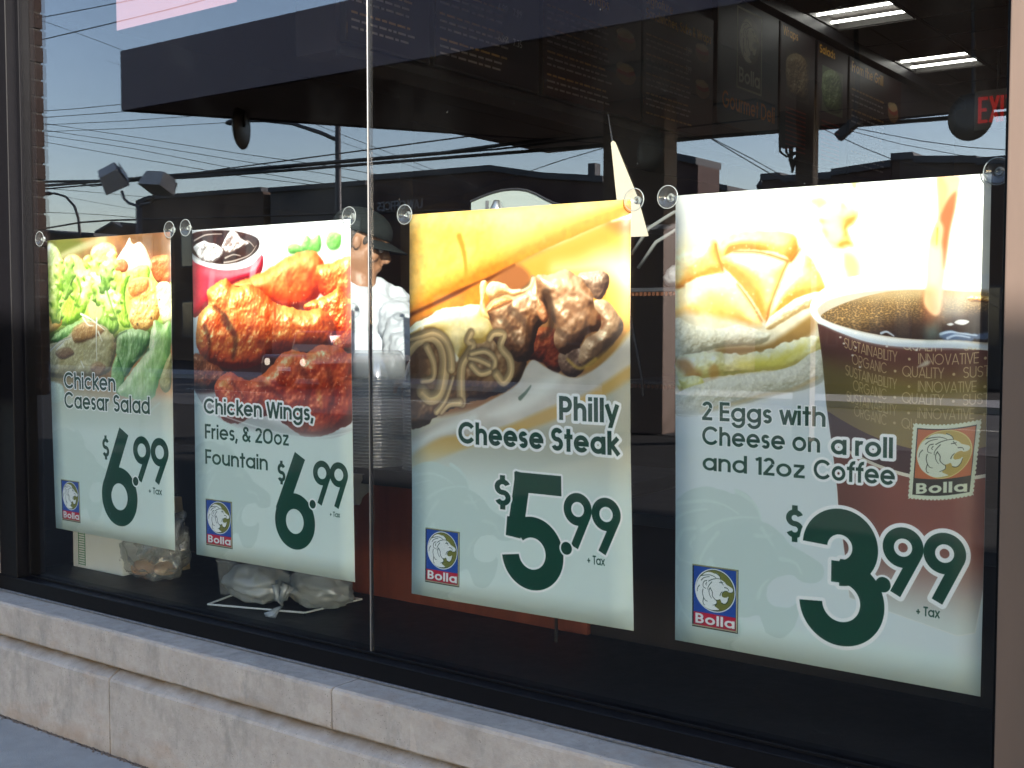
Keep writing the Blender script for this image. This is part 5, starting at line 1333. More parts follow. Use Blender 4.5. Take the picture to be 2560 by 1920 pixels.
# ---------------------------------------------------------------- window display ledge and counter front
lg = empty('display_ledge', (0, 0, 0), 'black display ledge running along the inside of the window', 'ledge')
MB().box(-.3, .071, .44, 3.74, .74, .478).build('ledge_top', BLACKTOP, lg, bevel=.003)
MB().box(-.3, .072, 0, 3.74, .10, .439).build('ledge_front', WALLIN, lg)
ct = empty('counter', (0, 0, 0), 'counter with red brown timber front behind the cheese steak poster', 'counter')
MB().box(.95, .60, .479, 2.10, .64, .90).build('front_panel', WOODRED, ct, bevel=.003)
MB().box(.9, .57, .901, 2.1, 1.35, .945).build('worktop', DARKM, ct, bevel=.004)
MB().box(2.101, .62, .479, 3.5, .66, .86).build('front_panel', mat('dark_counter', (.015, .008, .006), .7), ct)
MB().box(2.11, .6, .862, 3.5, 1.35, .90).build('worktop', DARKM, ct, bevel=.004)
MB().box(-.3, .74, .479, .9, .78, .95).build('front_panel', mat('dark_counter_b', (.012, .01, .01), .7), ct)

# ---------------------------------------------------------------- posters
def poster(i, x0, label, bend=None):
    """printed sheet 0.7 mm thick hanging just inside the glass"""
    nx, ny = 10, 16; b = MB(); w, h = .7473, 1.12; y0 = .016
    def P(u, v, back):
        dy = bend(u, v) if bend else 0
        return (u * w, y0 + dy + (.0007 if back else 0), v * h)
    for back in (0, 1):
        for j in range(ny + 1):
            for k in range(nx + 1): b.v.append(P(k / nx, j / ny, back))
    o = (nx + 1) * (ny + 1); q = lambda j, k, s_=0: s_ * o + j * (nx + 1) + k
    for j in range(ny):
        for k in range(nx): b.f.append((q(j, k), q(j, k + 1), q(j + 1, k + 1), q(j + 1, k)))
    nf = len(b.f)
    for j in range(ny):
        for k in range(nx): b.f.append((q(j, k, 1), q(j + 1, k, 1), q(j + 1, k + 1, 1), q(j, k + 1, 1)))
    for j in range(ny): b.f.append((q(j, 0), q(j + 1, 0), q(j + 1, 0, 1), q(j, 0, 1))); b.f.append((q(j, nx), q(j, nx, 1), q(j + 1, nx, 1), q(j + 1, nx)))
    for k in range(nx): b.f.append((q(0, k), q(0, k, 1), q(0, k + 1, 1), q(0, k + 1))); b.f.append((q(ny, k), q(ny, k + 1), q(ny, k + 1, 1), q(ny, k, 1)))
    ob = b.build('food_poster', image_mat('poster_print', ART[i], .42, .96))
    ob.data.materials.append(PAPER)
    uv = ob.data.uv_layers.new(name='UVMap')
    for fi, p in enumerate(ob.data.polygons):
        p.use_smooth = True
        if fi >= nf: p.material_index = 1
        for li in p.loop_indices:
            v = ob.data.vertices[ob.data.loops[li].vertex_index].co
            uv.data[li].uv = (v.x / w, v.z / h)
    ob.location = (x0, 0, .694)
    return tag(ob, label, 'poster', 'food posters hung in the shop window')
poster(0, 0.0, 'Chicken Caesar Salad poster, leftmost in the window', lambda u, v: .012 * (1 - v) ** 2 * (1 - u))
poster(1, .8652, 'Chicken Wings, Fries and 20oz Fountain poster with red drink cup', lambda u, v: .010 * (1 - v) ** 2 * u)
poster(2, 1.8537, 'Philly Cheese Steak poster priced 5.99, right of the glass joint', lambda u, v: .03 * max(0, 1 - v * 2.2) ** 1.5 * max(0, u - .2) + .004 * math.sin(v * 6))
poster(3, 2.7293, '2 Eggs with Cheese and Coffee poster priced 3.99, rightmost in the window', lambda u, v: .012 * (1 - v) ** 2 * (1 - u) + .003 * math.sin(v * 5))

# edge of one more poster higher up, sunlit pink
pe = MB(); pe.box(0, 0, 0, .645, .0008, .62)
pe = pe.build('food_poster', mat('pink_print', (.24, .125, .145), .5, noise=.06, nsc=2)); pe.location = (.466, .013, 2.545)
tag(pe, 'plain pink poster edge at the top of the left window pane', 'poster')
tp = MB(); tp.box(0, 0, 0, .035, .001, .30)
tp = tp.build('tape_strip', PAPER); tp.location = (1.165, .0125, 2.56); tag(tp, 'short strip of white tape on the glass beside the pink poster', 'tape')

# suction cups with wire hooks
def cup(px, py, flip, label):
    p = seen(px, py, 0)
    t = empty('suction_cup', (p.x, .0045, p.z), label, 'suction cup', 'clear suction cups holding the posters')
    MB().lathe([(.0285, 0), (.0292, .0006), (.024, .004), (.015, .0075), (.009, .0095), (.0085, .011), (.0, .0112)], (0, 0, 0), 'y', 28).build('cup_disc', CLEAR, t, smooth=True)
    MB().lathe([(.0275, .0003), (.0292, .0003), (.0296, .0012), (.0285, .0018), (.0272, .0014)], (0, 0, 0), 'y', 28).build('rim', mat('cup_rim', (.35, .36, .36), .2, spec=.8), t, smooth=True)
    MB().lathe([(.0065, .0112), (.0068, .013), (.0045, .0145), (.0045, .017), (.0105, .018), (.0105, .021), (.0095, .0225), (.0035, .0228), (.003, .021), (0, .021)], (0, 0, 0), 'y', 20).build('knob', mat('cup_knob', (.75, .76, .72), .15, spec=.9, trans=.5), t, smooth=True)
    s_ = -1 if flip else 1
    MB().tube([(0, .0155, .004), (s_ * .008, .0155, .001), (s_ * .018, .014, -.005), (s_ * .026, .0135, -.012)], .0008, 5).build('wire_hook', STRIP, t, smooth=True)
    MB().ball((s_ * .027, .0135, -.013), .0026, 8, 6).build('hook_tip', WIRE, t, smooth=True)
    return t
for c in ((95.6, 597, 0, 'suction cup at the left corner of the Caesar salad poster'), (419.6, 573.7, 1, 'suction cup at the right corner of the Caesar salad poster'),
          (460, 569, 0, 'suction cup at the left corner of the chicken wings poster'), (869, 540, 1, 'suction cup at the right corner of the chicken wings poster'),
          (1008, 536, 0, 'suction cup at the left corner of the cheese steak poster'), (1582, 498.6, 1, 'suction cup at the right corner of the cheese steak poster'),
          (1666, 492, 0, 'suction cup at the left corner of the coffee poster'), (2492, 427, 1, 'suction cup at the right corner of the coffee poster')): cup(*c)

# ---------------------------------------------------------------- things on the ledge
ZL = .478
bx = empty('paper_box', (0, 0, 0), 'white box with a green ladder print at the left end of the ledge', 'box')
q0, q1 = seen(183, 1400, .25), seen(300, 1400, .25)
MB().box(q0.x, .25, ZL, q0.x + .34, .45, ZL + .26).build('carton', PAPER, bx, bevel=.002, seg=1)
gp = MB(); ga = seen(197, 1400, .25).x; gw = seen(214, 1400, .25).x - ga
gp.box(ga, .2485, .49, ga + .003, .2495, .64); gp.box(ga + gw - .003, .2485, .49, ga + gw, .2495, .64)
for k in range(16): gp.box(ga + .0031, .2486, .492 + k * .0098, ga + gw - .0031, .2495, .4948 + k * .0098)
gp.build('green_print', mat('green_ink', (.02, .26, .09), .6), bx)

def crumple(c, size, seed, m, name, parent, amp=.18, n=28, mm=18, frq=3.0, flat=.25):
    """a soft bag: a ball pulled about by folds, sitting flat on z = c.z"""
    rr = random.Random(seed); ws = [(Vector((rr.gauss(0, 1), rr.gauss(0, 1), rr.gauss(0, 1))).normalized(), rr.uniform(frq, frq * 4), rr.uniform(0, 6.3)) for _ in range(16)]
    b = MB()
    for i in range(mm + 1):
        ph = math.pi * i / mm
        for k in range(n):
            th = 2 * math.pi * k / n
            d = Vector((math.sin(ph) * math.cos(th), math.sin(ph) * math.sin(th), math.cos(ph)))
            r = 1 + amp * sum((1 - abs(math.sin(d.dot(w) * f + p)) * 2) / f * frq for w, f, p in ws) / 5
            v = Vector((d.x * size[0], d.y * size[1], d.z * size[2])) * r
            v.z = max(v.z, -size[2] * (1 - flat))
            b.v.append((c[0] + v.x, c[1] + v.y, c[2] + size[2] * (1 - flat) + v.z))
    b.f += [(i * n + k, (i + 1) * n + k, (i + 1) * n + (k + 1) % n, i * n + (k + 1) % n) for i in range(mm) for k in range(n)]
    return b.build(name, m, parent, smooth=True)
FILM = pane_mat('bag_film', (.90, .92, .92), .16, .16, .2)
FILMB = pane_mat('blue_white_film', (.55, .62, .66), .16, .2, .34)
bg_ = empty('bread_bag', (.19, .33, ZL), 'clear plastic bag of bread rolls on the ledge below the salad poster', 'bag')
crumple((.02, .0, 0), (.20, .12, .16), 4, FILM, 'bag_film', bg_, .30, 60, 40, 3.4)
crumple((.03, .02, .05), (.16, .08, .15), 14, FILM, 'bag_fold', bg_, .45, 60, 40, 4.4)
def roll_(x, y, r, seed, label, zz=0):
    o = crumple((x, y, ZL + .006 + zz), (r, r * .9, r * .62), seed, ROLLM, 'bread_roll', None, .05, 24, 16, 2.0)
    return tag(o, label, 'bread roll', 'bread rolls in the clear bag')
ROLLM = mat('bread_crust', (.60, .22, .06), .5, noise=.4, nsc=9, dark=(.75, .52, .28))
roll_(.165, .31, .055, 1, 'left one of two brown rolls in the clear bag'); roll_(.275, .33, .048, 2, 'right one of two brown rolls, pale on its top', .01)
kp = empty('paper_bag', (0, 0, 0), 'folded tan paper bag standing behind the bread rolls', 'paper bag')
kb = MB(); kb.extrude([(-.05, ZL), (.22, ZL), (.17, ZL + .30), (-.02, ZL + .29), (-.10, ZL + .24)], 'y', .46, .50)
kb.build('bag_body', mat('kraft_paper', (.42, .31, .18), .8, noise=.25, nsc=7, bump=.4, bsc=14), kp, bevel=.006)
cu = empty('clear_cup', (.70, .30, ZL), 'clear plastic cup standing on the ledge below the wings poster', 'cup')
MB().lathe([(.0, .002), (.034, .002), (.036, .006), (.047, .13), (.049, .133), (.046, .133), (.034, .008), (0, .006)], (0, 0, 0), 'z', 28).build('cup_wall', LIDM, cu, smooth=True)
MB().lathe([(.0, .14), (.025, .139), (.05, .133), (.051, .128), (.049, .128)], (0, 0, 0), 'z', 28).build('cup_lid', LIDM, cu, smooth=True)
cu2 = empty('clear_cup', (.84, .36, ZL), 'taller clear cup half behind the wings poster', 'cup')
MB().lathe([(.0, .002), (.036, .002), (.038, .006), (.05, .17), (.052, .173), (.049, .173), (.036, .008), (0, .006)], (0, 0, 0), 'z', 28).build('cup_wall', LIDM, cu2, smooth=True)
# wrapped parcel tied with a knot on a thin rack
pk = empty('wrapped_parcel', (1.0, .26, ZL), 'cloudy plastic wrapped parcel tied in a knot on a white tray', 'parcel')
rk = empty('wire_tray', (0, 0, 0), 'thin white wire tray under the wrapped parcel', 'tray')
A0, A1, A2, A3 = seen(524, 1508, .10), seen(775, 1529, .2), seen(880, 1484, .42), seen(640, 1478, .42)
pts = [Vector((.80, .115, ZL + .012)), Vector((1.17, .235, ZL + .012)), Vector((1.19, .50, ZL + .012)), Vector((.72, .42, ZL + .012))]
for a, b_ in ((0, 1), (1, 2), (2, 3), (3, 0)): MB().tube([pts[a], pts[b_]], .0035, 6).build('wire', WHITE, rk)
for p in pts: MB().tube([p, (p.x, p.y, ZL)], .002, 6).build('foot', DARKM, rk)
crumple((-.11, .02, .010), (.16, .11, .082), 21, FILMB, 'wrap', pk, .22, 48, 30, 3.4)
crumple((.12, .10, .010), (.15, .10, .078), 22, FILMB, 'wrap', pk, .22, 48, 30, 3.4)
crumple((-.10, .03, .014), (.12, .08, .058), 25, mat('cloudy_white', (.36, .42, .46), .45, noise=.3, nsc=9), 'contents', pk, .1, 30, 20, 3)
kn = MB(); rr = random.Random(6)
for k in range(9):
    a = rr.uniform(-.7, .7); kn.tube([(.085, -.05, .03), (.085 + .02 * a, -.065, .055), (.09 + .06 * a, -.05 + rr.uniform(-.02, .02), .10 + rr.uniform(-.02, .02))], .004, 6, .014)
for k in range(7):
    a = rr.uniform(-1, 1); kn.tube([(.085, -.05, .03), (.083 + .01 * a, -.078, .02), (.08 + .03 * a, -.11, -.0 + rr.uniform(0, .006))], .003, 6, .009)
kn.build('knot', FILMB, pk, smooth=True)

# stacks of clear clamshell lids
def stack(x, y, z0, n, r, label, step=.0115, dome=True):
    t = empty('lid_stack', (x, y, z0), label, 'stack of lids', 'stacks of clear salad container lids')
    pr = [(r, 0), (r + .004, .001), (r + .004, .004), (r, .005), (r * .965, .011), (r * .95, .011), (r * .98, .001)]
    me = MB().lathe(pr, (0, 0, 0), 'z', 40).mesh('lid'); me.materials.append(LIDM)
    for p in me.polygons: p.use_smooth = True
    for k in range(n):
        o = link('lid', me, t); o.location = (random.uniform(-.0012, .0012), random.uniform(-.0012, .0012), k * step)
    for k in range(4 if dome else 1):
        s_ = r - .003 - k * .004
        MB().lathe([(s_, 0), (s_ * .97, .02), (s_ * .86, .055), (s_ * .72, .082), (s_ * .66, .086), (0, .088)], (0, 0, n * step - k * .010), 'z', 40).build('dome', LIDM, t, smooth=True)
    return t
tb = empty('side_shelf', (0, 0, 0), 'dark shelf under the stacks of clear lids behind the glass joint', 'shelf')
MB().box(1.0, .22, 1.00, 2.1, .50, 1.02).build('shelf_board', DARKM, tb); 
for x in (1.03, 2.06): MB().box(x, .47, .479, x + .008, .478, 1.0).build('shelf_leg', WIRE, tb)
stack(1.43, .33, 1.021, 26, .115, 'taller domed stack of clear lids in front of the cook')
stack(1.665, .35, 1.021, 25, .105, 'flat topped stack of clear lids under the cook\'s hand', dome=False)

# arched white panel, its lamp and the folded card behind the cheese steak poster
ar = empty('arched_panel', (0, 0, 0), 'white arched board edge showing above the cheese steak poster', 'board')
P = [(1.70, 1.60), (1.70, 1.898)]
for k in range(1, 13):
    t_ = k / 12; P.append((1.70 + .40 * t_, 1.898 + .030 * math.sin(math.pi * min(1, t_ * 1.25)) - .07 * max(0, t_ - .55) ** 1.4 * 2))
P += [(2.10, 1.60)]
MB().extrude(P[::-1], 'y', .50, .508).build('panel', mat('pale_panel', (.26, .29, .28), .45, noise=.05, nsc=4), ar)
MB().tube([(a, .497, b_ + .004) for a, b_ in P[1:-1]], .0035, 6).build('edge_trim', DARKM, ar)
MB().box(1.765, .494, 1.60, 1.775, .499, 1.9).build('strap', mat('grey_strap', (.10, .10, .11), .6), ar)
kl = MB().lathe([(0, 0), (.024, 0), (.024, .006), (.012, .034), (.009, .038), (0, .038)], (1.83, .47, 1.858), 'z', 18).build('metal_knob', mat('brushed_steel', (.5, .5, .5), .3, .9), None, smooth=True)
tag(kl, 'small steel knob on a rod in front of the white arched board', 'knob')
MB().tube([(0, 0, 0), (0, 0, -.2)], .005).build('rod', STRIP, kl).location = (1.83, .47, 1.86)
cdm = MB()
a0, a1, a2, a3 = Vector((2.262, .42, 2.035)), Vector((2.275, .42, 1.80)), Vector((2.40, .42, 1.80)), Vector((2.27, .42, 2.06))
cdm.extrude([(2.345, 1.75), (2.432, 1.75), (2.395, 1.865), (2.318, 2.03), (2.311, 2.035), (2.304, 2.03), (2.325, 1.86)], 'y', .40, .403)
cdm = cdm.build('folded_card', CREAM); tag(cdm, 'tall cream folded card pointing up beside the cheese steak poster', 'card')
c2 = MB().extrude([(2.305, 2.025), (2.312, 2.02), (2.292, 2.115), (2.290, 2.115)], 'y', .404, .4055).build('back_flap', DARKM, cdm)

# bread rack between the two right posters
rkk = empty('bread_rack', (0, 0, 0), 'wire bread rack with two shelves between the two right posters', 'rack')
for x, y in ((2.16, .75), (2.62, .75), (2.16, 1.25), (2.62, 1.25)): MB().tube([(x, y, .9), (x, y, 1.86)], .008, 8).build('post', mat('rack_steel', (.5, .48, .42), .35, .8), rkk)
AMB = mat('amber_trim', (.16, .06, .03), .35, .5, noise=.5, nsc=90)
for z in (1.60, 1.30):
    MB().box(2.15, .75, z, 2.63, 1.25, z + .012).build('shelf', DARKM, rkk)
    am = MB()
    for k in range(30): am.box(2.16 + k * .0155, .742, z - .014, 2.168 + k * .0155, .7495, z - .002)
    am.build('shelf_fringe', AMB, rkk)
MB().box(2.15, .75, 1.80, 2.63, 1.25, 1.815).build('shelf', DARKM, rkk)
WRAP = mat('wrapped_loaf', (.34, .34, .34), .3, noise=.5, nsc=14, bump=.8, bsc=20, coat=.5)
for i, (x, y, z, s_, lb) in enumerate(((2.36, .90, 1.312, (.10, .09, .062), 'wrapped loaf on the lower rack shelf'), (2.30, .90, 1.612 - .21, (.01, .01, .01), ''), (2.29, .92, 1.613, (.09, .08, .05), 'wrapped loaf on the upper rack shelf'), (2.50, .95, 1.312, (.07, .07, .05), 'smaller wrapped loaf beside the coffee poster'))):
    if not lb: continue
    tag(crumple((x, y, z), s_, 30 + i, WRAP, 'wrapped_loaf', None, .14, 36, 24, 2.6), lb, 'bread', 'wrapped loaves on the rack')
hs = MB(); 
hs.tube([(2.20, .70, 1.72), (2.27, .69, 1.80), (2.36, .69, 1.845), (2.50, .69, 1.86)], .006, 8); 
hs = hs.build('curved_tube', mat('grey_tube', (.2, .205, .2), .4), None, smooth=True); tag(hs, 'upper pale curved tube over the bread rack', 'tube', 'pale curved tubes over the rack')
h2 = hs.copy(); COL.objects.link(h2); h2.location = (.02, .01, -.045); h2['label'] = 'lower pale curved tube over the bread rack'
wb = MB().box(2.36, 1.0, 1.64, 2.60, 1.02, 1.80).build('price_card', mat('grey_green_card', (.34, .36, .31), .7)); tag(wb, 'plain grey card standing on the upper rack shelf', 'card')
st = MB().tube([(2.245, .62, 1.52), (2.30, .60, 1.32), (2.305, .60, 1.27)], .0045, 6).build('black_strap', WIRE); tag(st, 'thin black strap hanging down in front of the bread rack', 'strap')

# ---------------------------------------------------------------- the cook
SKIN = mat('skin', (.25, .12, .065), .5, noise=.12, nsc=14)
JACK = mat('white_cotton', (.40, .42, .45), .85, noise=.12, nsc=9, bump=.3, bsc=160)
HAIR = mat('short_dark_hair', (.04, .03, .025), .8, bump=.5, bsc=300)
CAPM = mat('grey_cap_cloth', (.010, .0125, .0125), .9, 0, .1, noise=.25, nsc=14, bump=.3, bsc=200)
ear = seen(889, 613, .60)
FD = Vector((.78, .62, 0)).normalized()                    # the way he faces
SD = Vector((FD.y, -FD.x, 0))                              # his right-hand side (towards the window)
head_c = ear - SD * .073 + FD * .012 + Vector((0, 0, .005))
person = empty('person', (head_c.x, head_c.y, 0), 'cook in white jacket and grey cap looking down behind the window', 'person')
tilt = Matrix.Rotation(math.radians(-20), 3, SD)           # head bowed forward
o0 = Vector((head_c.x, head_c.y, 0))
def HP(f, s_, z):                                          # head space: forward, right, up from the head centre
    v = tilt @ (FD * f + SD * s_ + Vector((0, 0, z))); return head_c - o0 + v
TF = Vector((CAM.x - head_c.x, CAM.y - head_c.y, 0)).normalized()
TF = Matrix.Rotation(math.radians(8), 3, 'Z') @ TF          # chest turned towards the street
TS = Vector((TF.y, -TF.x, 0))
def BPt(f, s_, z): return TF * f + TS * s_ + Vector((0, 0, z))
rotH = Matrix((FD, SD, Vector((0, 0, 1)))).transposed(); rotH = tilt @ rotH
def remesh(o, size, smooth_=4):
    m = o.modifiers.new('remesh', 'REMESH'); m.mode = 'VOXEL'; m.voxel_size = size; m.use_smooth_shade = True
    s_ = o.modifiers.new('smooth', 'SMOOTH'); s_.iterations = smooth_; s_.factor = .5
HZ = head_c.z
body = MB(); E3 = lambda f, s_, z, r, sc: body.ball(HP(f, s_, z), r, 20, 14, sc, rotH)
E3(-.012, 0, .03, .1, (.98, .77, 1.02)); E3(.02, 0, -.03, .08, (.95, .82, 1.15)); E3(.045, 0, -.075, .052, (1.0, .95, .9)); E3(.072, 0, -.098, .026, (1, 1.1, .8))
E3(.082, 0, .045, .04, (.5, 1.3, .6))
body.tube([HP(.088, 0, .03), HP(.104, 0, 0), HP(.118, 0, -.022)], .010, 10, .015); E3(.112, 0, -.026, .013, (1, 1.25, .8))
E3(.094, 0, -.055, .015, (.9, 1.9, .5)); E3(.091, 0, -.068, .014, (.9, 1.7, .5)); E3(.055, .052, -.02, .03, (1, .7, 1)); E3(.055, -.052, -.02, .03, (1, .7, 1))
for s_ in (-1, 1):
    E3(-.008, s_ * .080, .0, .027, (.6, .22, 1.05)); E3(-.014, s_ * .085, .008, .022, (.55, .28, .95))
body.tube([HP(-.02, 0, -.06), BPt(-.01, 0, HZ - .14), BPt(-.02, 0, HZ - .22)], .058, 16, .066)
SH = HZ - .205                                              # shoulder line
body.ball(BPt(-.04, 0, SH - .12), .16, 20, 14, (.75, 1.08, 1.2), Matrix((TF, TS, Vector((0, 0, 1)))).transposed())
body.ball(BPt(-.04, 0, SH - .38), .16, 20, 14, (.8, 1.0, 1.4), Matrix((TF, TS, Vector((0, 0, 1)))).transposed())
body.ball(BPt(-.04, 0, SH - .62), .16, 20, 14, (.85, 1.05, 1.1), Matrix((TF, TS, Vector((0, 0, 1)))).transposed())
hand_t = seen(1022, 936, .44) - o0
elb = seen(1012, 868, .55) - o0
for s_ in (-1, 1):
    e_ = elb if s_ < 0 else BPt(.02, .23, SH - .28)
    hd_ = hand_t if s_ < 0 else BPt(.24, .16, SH - .36)
    body.tube([BPt(-.04, s_ * .135, SH - .03), e_], .056, 14, .042); body.tube([e_, hd_], .042, 14, .026)
    body.ball(BPt(-.04, s_ * .135, SH - .035), .062); body.ball(e_, .043)
    body.tube([BPt(-.04, s_ * .09, SH - .68), BPt(-.0, s_ * .10, .50), BPt(-.03, s_ * .10, .08)], .085, 14, .045)
    body.ball(BPt(.04, s_ * .10, .045), .05, 14, 9, (2.3, .9, .8), Matrix((TF, TS, Vector((0, 0, 1)))).transposed())
    ax = (hd_ - e_).normalized(); up_ = Vector((0, 0, 1)); side = ax.cross(up_).normalized(); nrm = side.cross(ax)
    rm = Matrix((ax, side, nrm)).transposed()
    body.ball(hd_ + ax * .045, .045, 14, 9, (1.05, .85, .38), rm)
    for k, (off, ln) in enumerate(((-.027, .068), (-.009, .078), (.009, .074), (.026, .058))):
        b0 = hd_ + ax * .082 + side * off; b1 = b0 + ax * ln * .45 - nrm * .006; b2 = b1 + ax * ln * .35 - nrm * .024; b3 = b2 + ax * ln * .15 - nrm * .022
        body.tube([b0 - ax * .03, b0, b1, b2, b3], .0088, 8, .0068)
    b0 = hd_ + ax * .03 - side * .032 * s_; body.tube([b0, b0 + ax * .03 - side * .018 * s_ - nrm * .008, b0 + ax * .058 - side * .02 * s_ - nrm * .022], .0105, 8, .008)
bo = body.build('body', SKIN, person, smooth=True); remesh(bo, .0065, 3)
# jacket over torso and arms
jk = MB(); RM = Matrix((TF, TS, Vector((0, 0, 1)))).transposed()
jk.ball(BPt(-.04, 0, SH - .12), .185, 24, 16, (.78, 1.08, 1.15), RM); jk.ball(BPt(-.035, 0, SH - .38), .185, 24, 16, (.85, 1.02, 1.35), RM); jk.ball(BPt(-.035, 0, SH - .62), .19, 24, 16, (.88, 1.06, 1.1), RM)
jk.tube([BPt(-.045, 0, SH - .03), BPt(-.035, 0, SH + .055)], .10, 20, .073)
wr = elb + (hand_t - elb) * .74
for s_ in (-1, 1):
    e_ = elb if s_ < 0 else BPt(.02, .23, SH - .28); w_ = wr if s_ < 0 else e_ + (BPt(.24, .16, SH - .36) - e_) * .74
    A_ = BPt(-.04, s_ * .135, SH - .04); jk.ball(A_, .085)
    P_ = []; n_ = 22; pr_ = random.Random(3)
    for k in range(n_ + 1):
        t_ = k / n_; P_.append(A_.lerp(e_, t_) + Vector((pr_.uniform(-.004, .004), pr_.uniform(-.004, .004), 0)))
    jk.tube(P_, .080, 16, .066)
    for k in range(5): jk.ball(A_.lerp(e_, .25 + k * .17) + TS * s_ * .012, .066 + .006 * (k % 2), 16, 10, (1, 1, .45))
    jk.ball(e_, .068); jk.tube([e_, e_.lerp(w_, .5), w_], .066, 16, .052)
    for k in range(3): jk.ball(e_.lerp(w_, .25 + k * .27), .062 - k * .004, 14, 9, (.6, 1, 1), RM)
    ax = (w_ - e_).normalized(); jk.tube([w_ - ax * .03, w_ + ax * .012], .058, 16)
jo = jk.build('jacket', JACK, person, smooth=True); remesh(jo, .010, 3)
dsp = bpy.data.textures.new('cloth_folds', 'CLOUDS'); dsp.noise_scale = .065; dsp.noise_depth = 3
dm = jo.modifiers.new('folds', 'DISPLACE'); dm.texture = dsp; dm.strength = .05; dm.mid_level = .5
ap = MB()                                                   # bib of the apron
for i in range(9):
    for j in range(9):
        a_ = math.radians(-52 + 104 * j / 8); r_ = .205
        ap.v.append(tuple(BPt(-.04 + r_ * .86 * math.cos(a_), r_ * 1.02 * math.sin(a_), SH - .13 - i * .065)))
ap.f += [(i * 9 + j, (i + 1) * 9 + j, (i + 1) * 9 + j + 1, i * 9 + j + 1) for i in range(8) for j in range(8)]
ao = ap.build('apron', mat('apron_cotton', (.38, .41, .46), .85, bump=.2, bsc=200), person, smooth=True); so_ = ao.modifiers.new('thickness', 'SOLIDIFY'); so_.thickness = .003
MB().tube([BPt(-.04 + .076 * math.cos(a), .076 * math.sin(a), SH + .045 - .02 * math.cos(a)) for a in np.linspace(-math.pi, math.pi, 25)], .005, 6).build('collar_piping', mat('dark_piping', (.03, .03, .04), .7), person, smooth=True)
for z in (.07, .20): 
    q = BPt(.125, .075, SH - z); MB().ball(q, .008, 10, 6).build('button', WHITE, person)
# hair band under the cap, the cap, its peak
hr = MB(); hr.ball(HP(-.04, 0, .022), .088, 24, 14, (.95, .90, .98), rotH)
for s_ in (-1, 1): hr.ball(HP(.018, s_ * .070, .022), .018, 10, 8, (.6, .35, 1.0), rotH)
hr.ball(HP(-.055, 0, -.025), .07, 16, 10, (.75, .95, .9), rotH)
hb = hr.build('hair', HAIR, person, smooth=True)
cp_ = MB(); prof = []
nseg, nring = 32, 10
for i in range(nring + 1):
    ph = math.radians(92 * (1 - i / nring)) if True else 0
    for k in range(nseg):
        th = 2 * math.pi * k / nseg
        f_ = .118 * math.sin(ph) * math.cos(th) * .98; s2 = .118 * math.sin(ph) * math.sin(th) * .84; z_ = .045 + .092 * math.cos(ph) ** .8 if ph < math.pi / 2 else .045
        cp_.v.append(tuple(HP(-.012 + f_, s2, z_)))
cp_.f += [(i * nseg + k, i * nseg + (k + 1) % nseg, (i + 1) * nseg + (k + 1) % nseg, (i + 1) * nseg + k) for i in range(nring) for k in range(nseg)]
co = cp_.build('cap', CAPM, person, smooth=True); m_ = co.modifiers.new('thickness', 'SOLIDIFY'); m_.thickness = .003
br = MB()
for i in range(7):
    for j in range(13):
        a_ = math.radians(-62 + 124 * j / 12); r_ = .108 + .082 * i / 6 * math.cos(a_ * .95)
        br.v.append(tuple(HP(-.012 + r_ * math.cos(a_), r_ * .86 * math.sin(a_), .045 - .016 * i / 6 - .016 * (math.sin(a_) ** 2) * (1 + i / 6))))
br.f += [(i * 13 + j, i * 13 + j + 1, (i + 1) * 13 + j + 1, (i + 1) * 13 + j) for i in range(6) for j in range(12)]
bo_ = br.build('peak', CAPM, co, smooth=True); m_ = bo_.modifiers.new('thickness', 'SOLIDIFY'); m_.thickness = .004
MB().ball(HP(.080, .033, .008), .0115, 12, 8).build('eye', mat('eye_white', (.35, .3, .27), .3), person, smooth=True)
MB().ball(HP(.080, -.033, .008), .0115, 12, 8).build('eye', bpy.data.materials['eye_white'], person, smooth=True)
for s_ in (-1, 1): MB().tube([HP(.100, s_ * .018, .032), HP(.098, s_ * .034, .037), HP(.084, s_ * .052, .030)], .004, 6).build('eyebrow', HAIR, person, smooth=True)

# ================================================================ across the forecourt: what the window mirrors
# canopy of the filling station
nl = seen_z(310, 278, 4.8); fl = seen_z(1590, 365, 4.8)
yn = nl.y; xr = 15.0; zt = 5.72
cn = empty('forecourt_canopy', (0, 0, 0), 'flat roofed filling station canopy with deep plain fascia, standing across the forecourt', 'canopy')
PUR = mat('canopy_fascia', (.10, .07, .09), .55, noise=.1, nsc=2); UND = mat('canopy_soffit', (.42, .31, .22), .7, noise=.12, nsc=2)
out = [(nl.x, yn), (xr, yn), (xr, fl.y), (fl.x, fl.y)]
MB().extrude(out[::-1], 'z', 4.83, zt - .06).build('deck', UND, cn)
for a, b_ in ((0, 1), (1, 2), (2, 3), (3, 0)):
    p, q = Vector(out[a] + (0,)), Vector(out[b_] + (0,)); d = (q - p).normalized(); nn = Vector((d.y, -d.x, 0)) * .05
    if nn.dot((p + q) / 2 - Vector((2, -12.7, 0))) < 0: nn = -nn
    f = MB(); V = [p, q, q + nn, p + nn]
    f.add([(v.x, v.y, 4.8) for v in V] + [(v.x, v.y, zt) for v in V], [(0, 3, 2, 1), (4, 5, 6, 7), (0, 1, 5, 4), (1, 2, 6, 5), (2, 3, 7, 6), (3, 0, 4, 7)])
    f.build('fascia_panel', PUR, cn)
for k in range(14):
    x = -9 + k * 1.7
    MB().box(x, fl.y + .1, 4.815, x + 1.66, yn - .1, 4.829).build('soffit_panel', UND, cn)
for k in range(3):
    for j in range(2): MB().box(-4 + k * 5.5, yn - 2.4 - j * 3.2, 4.78, -3.3 + k * 5.5, yn - 1.7 - j * 3.2, 4.8145).build('soffit_lamp', mat('lamp_glass', (.12, .12, .12), .3), cn)
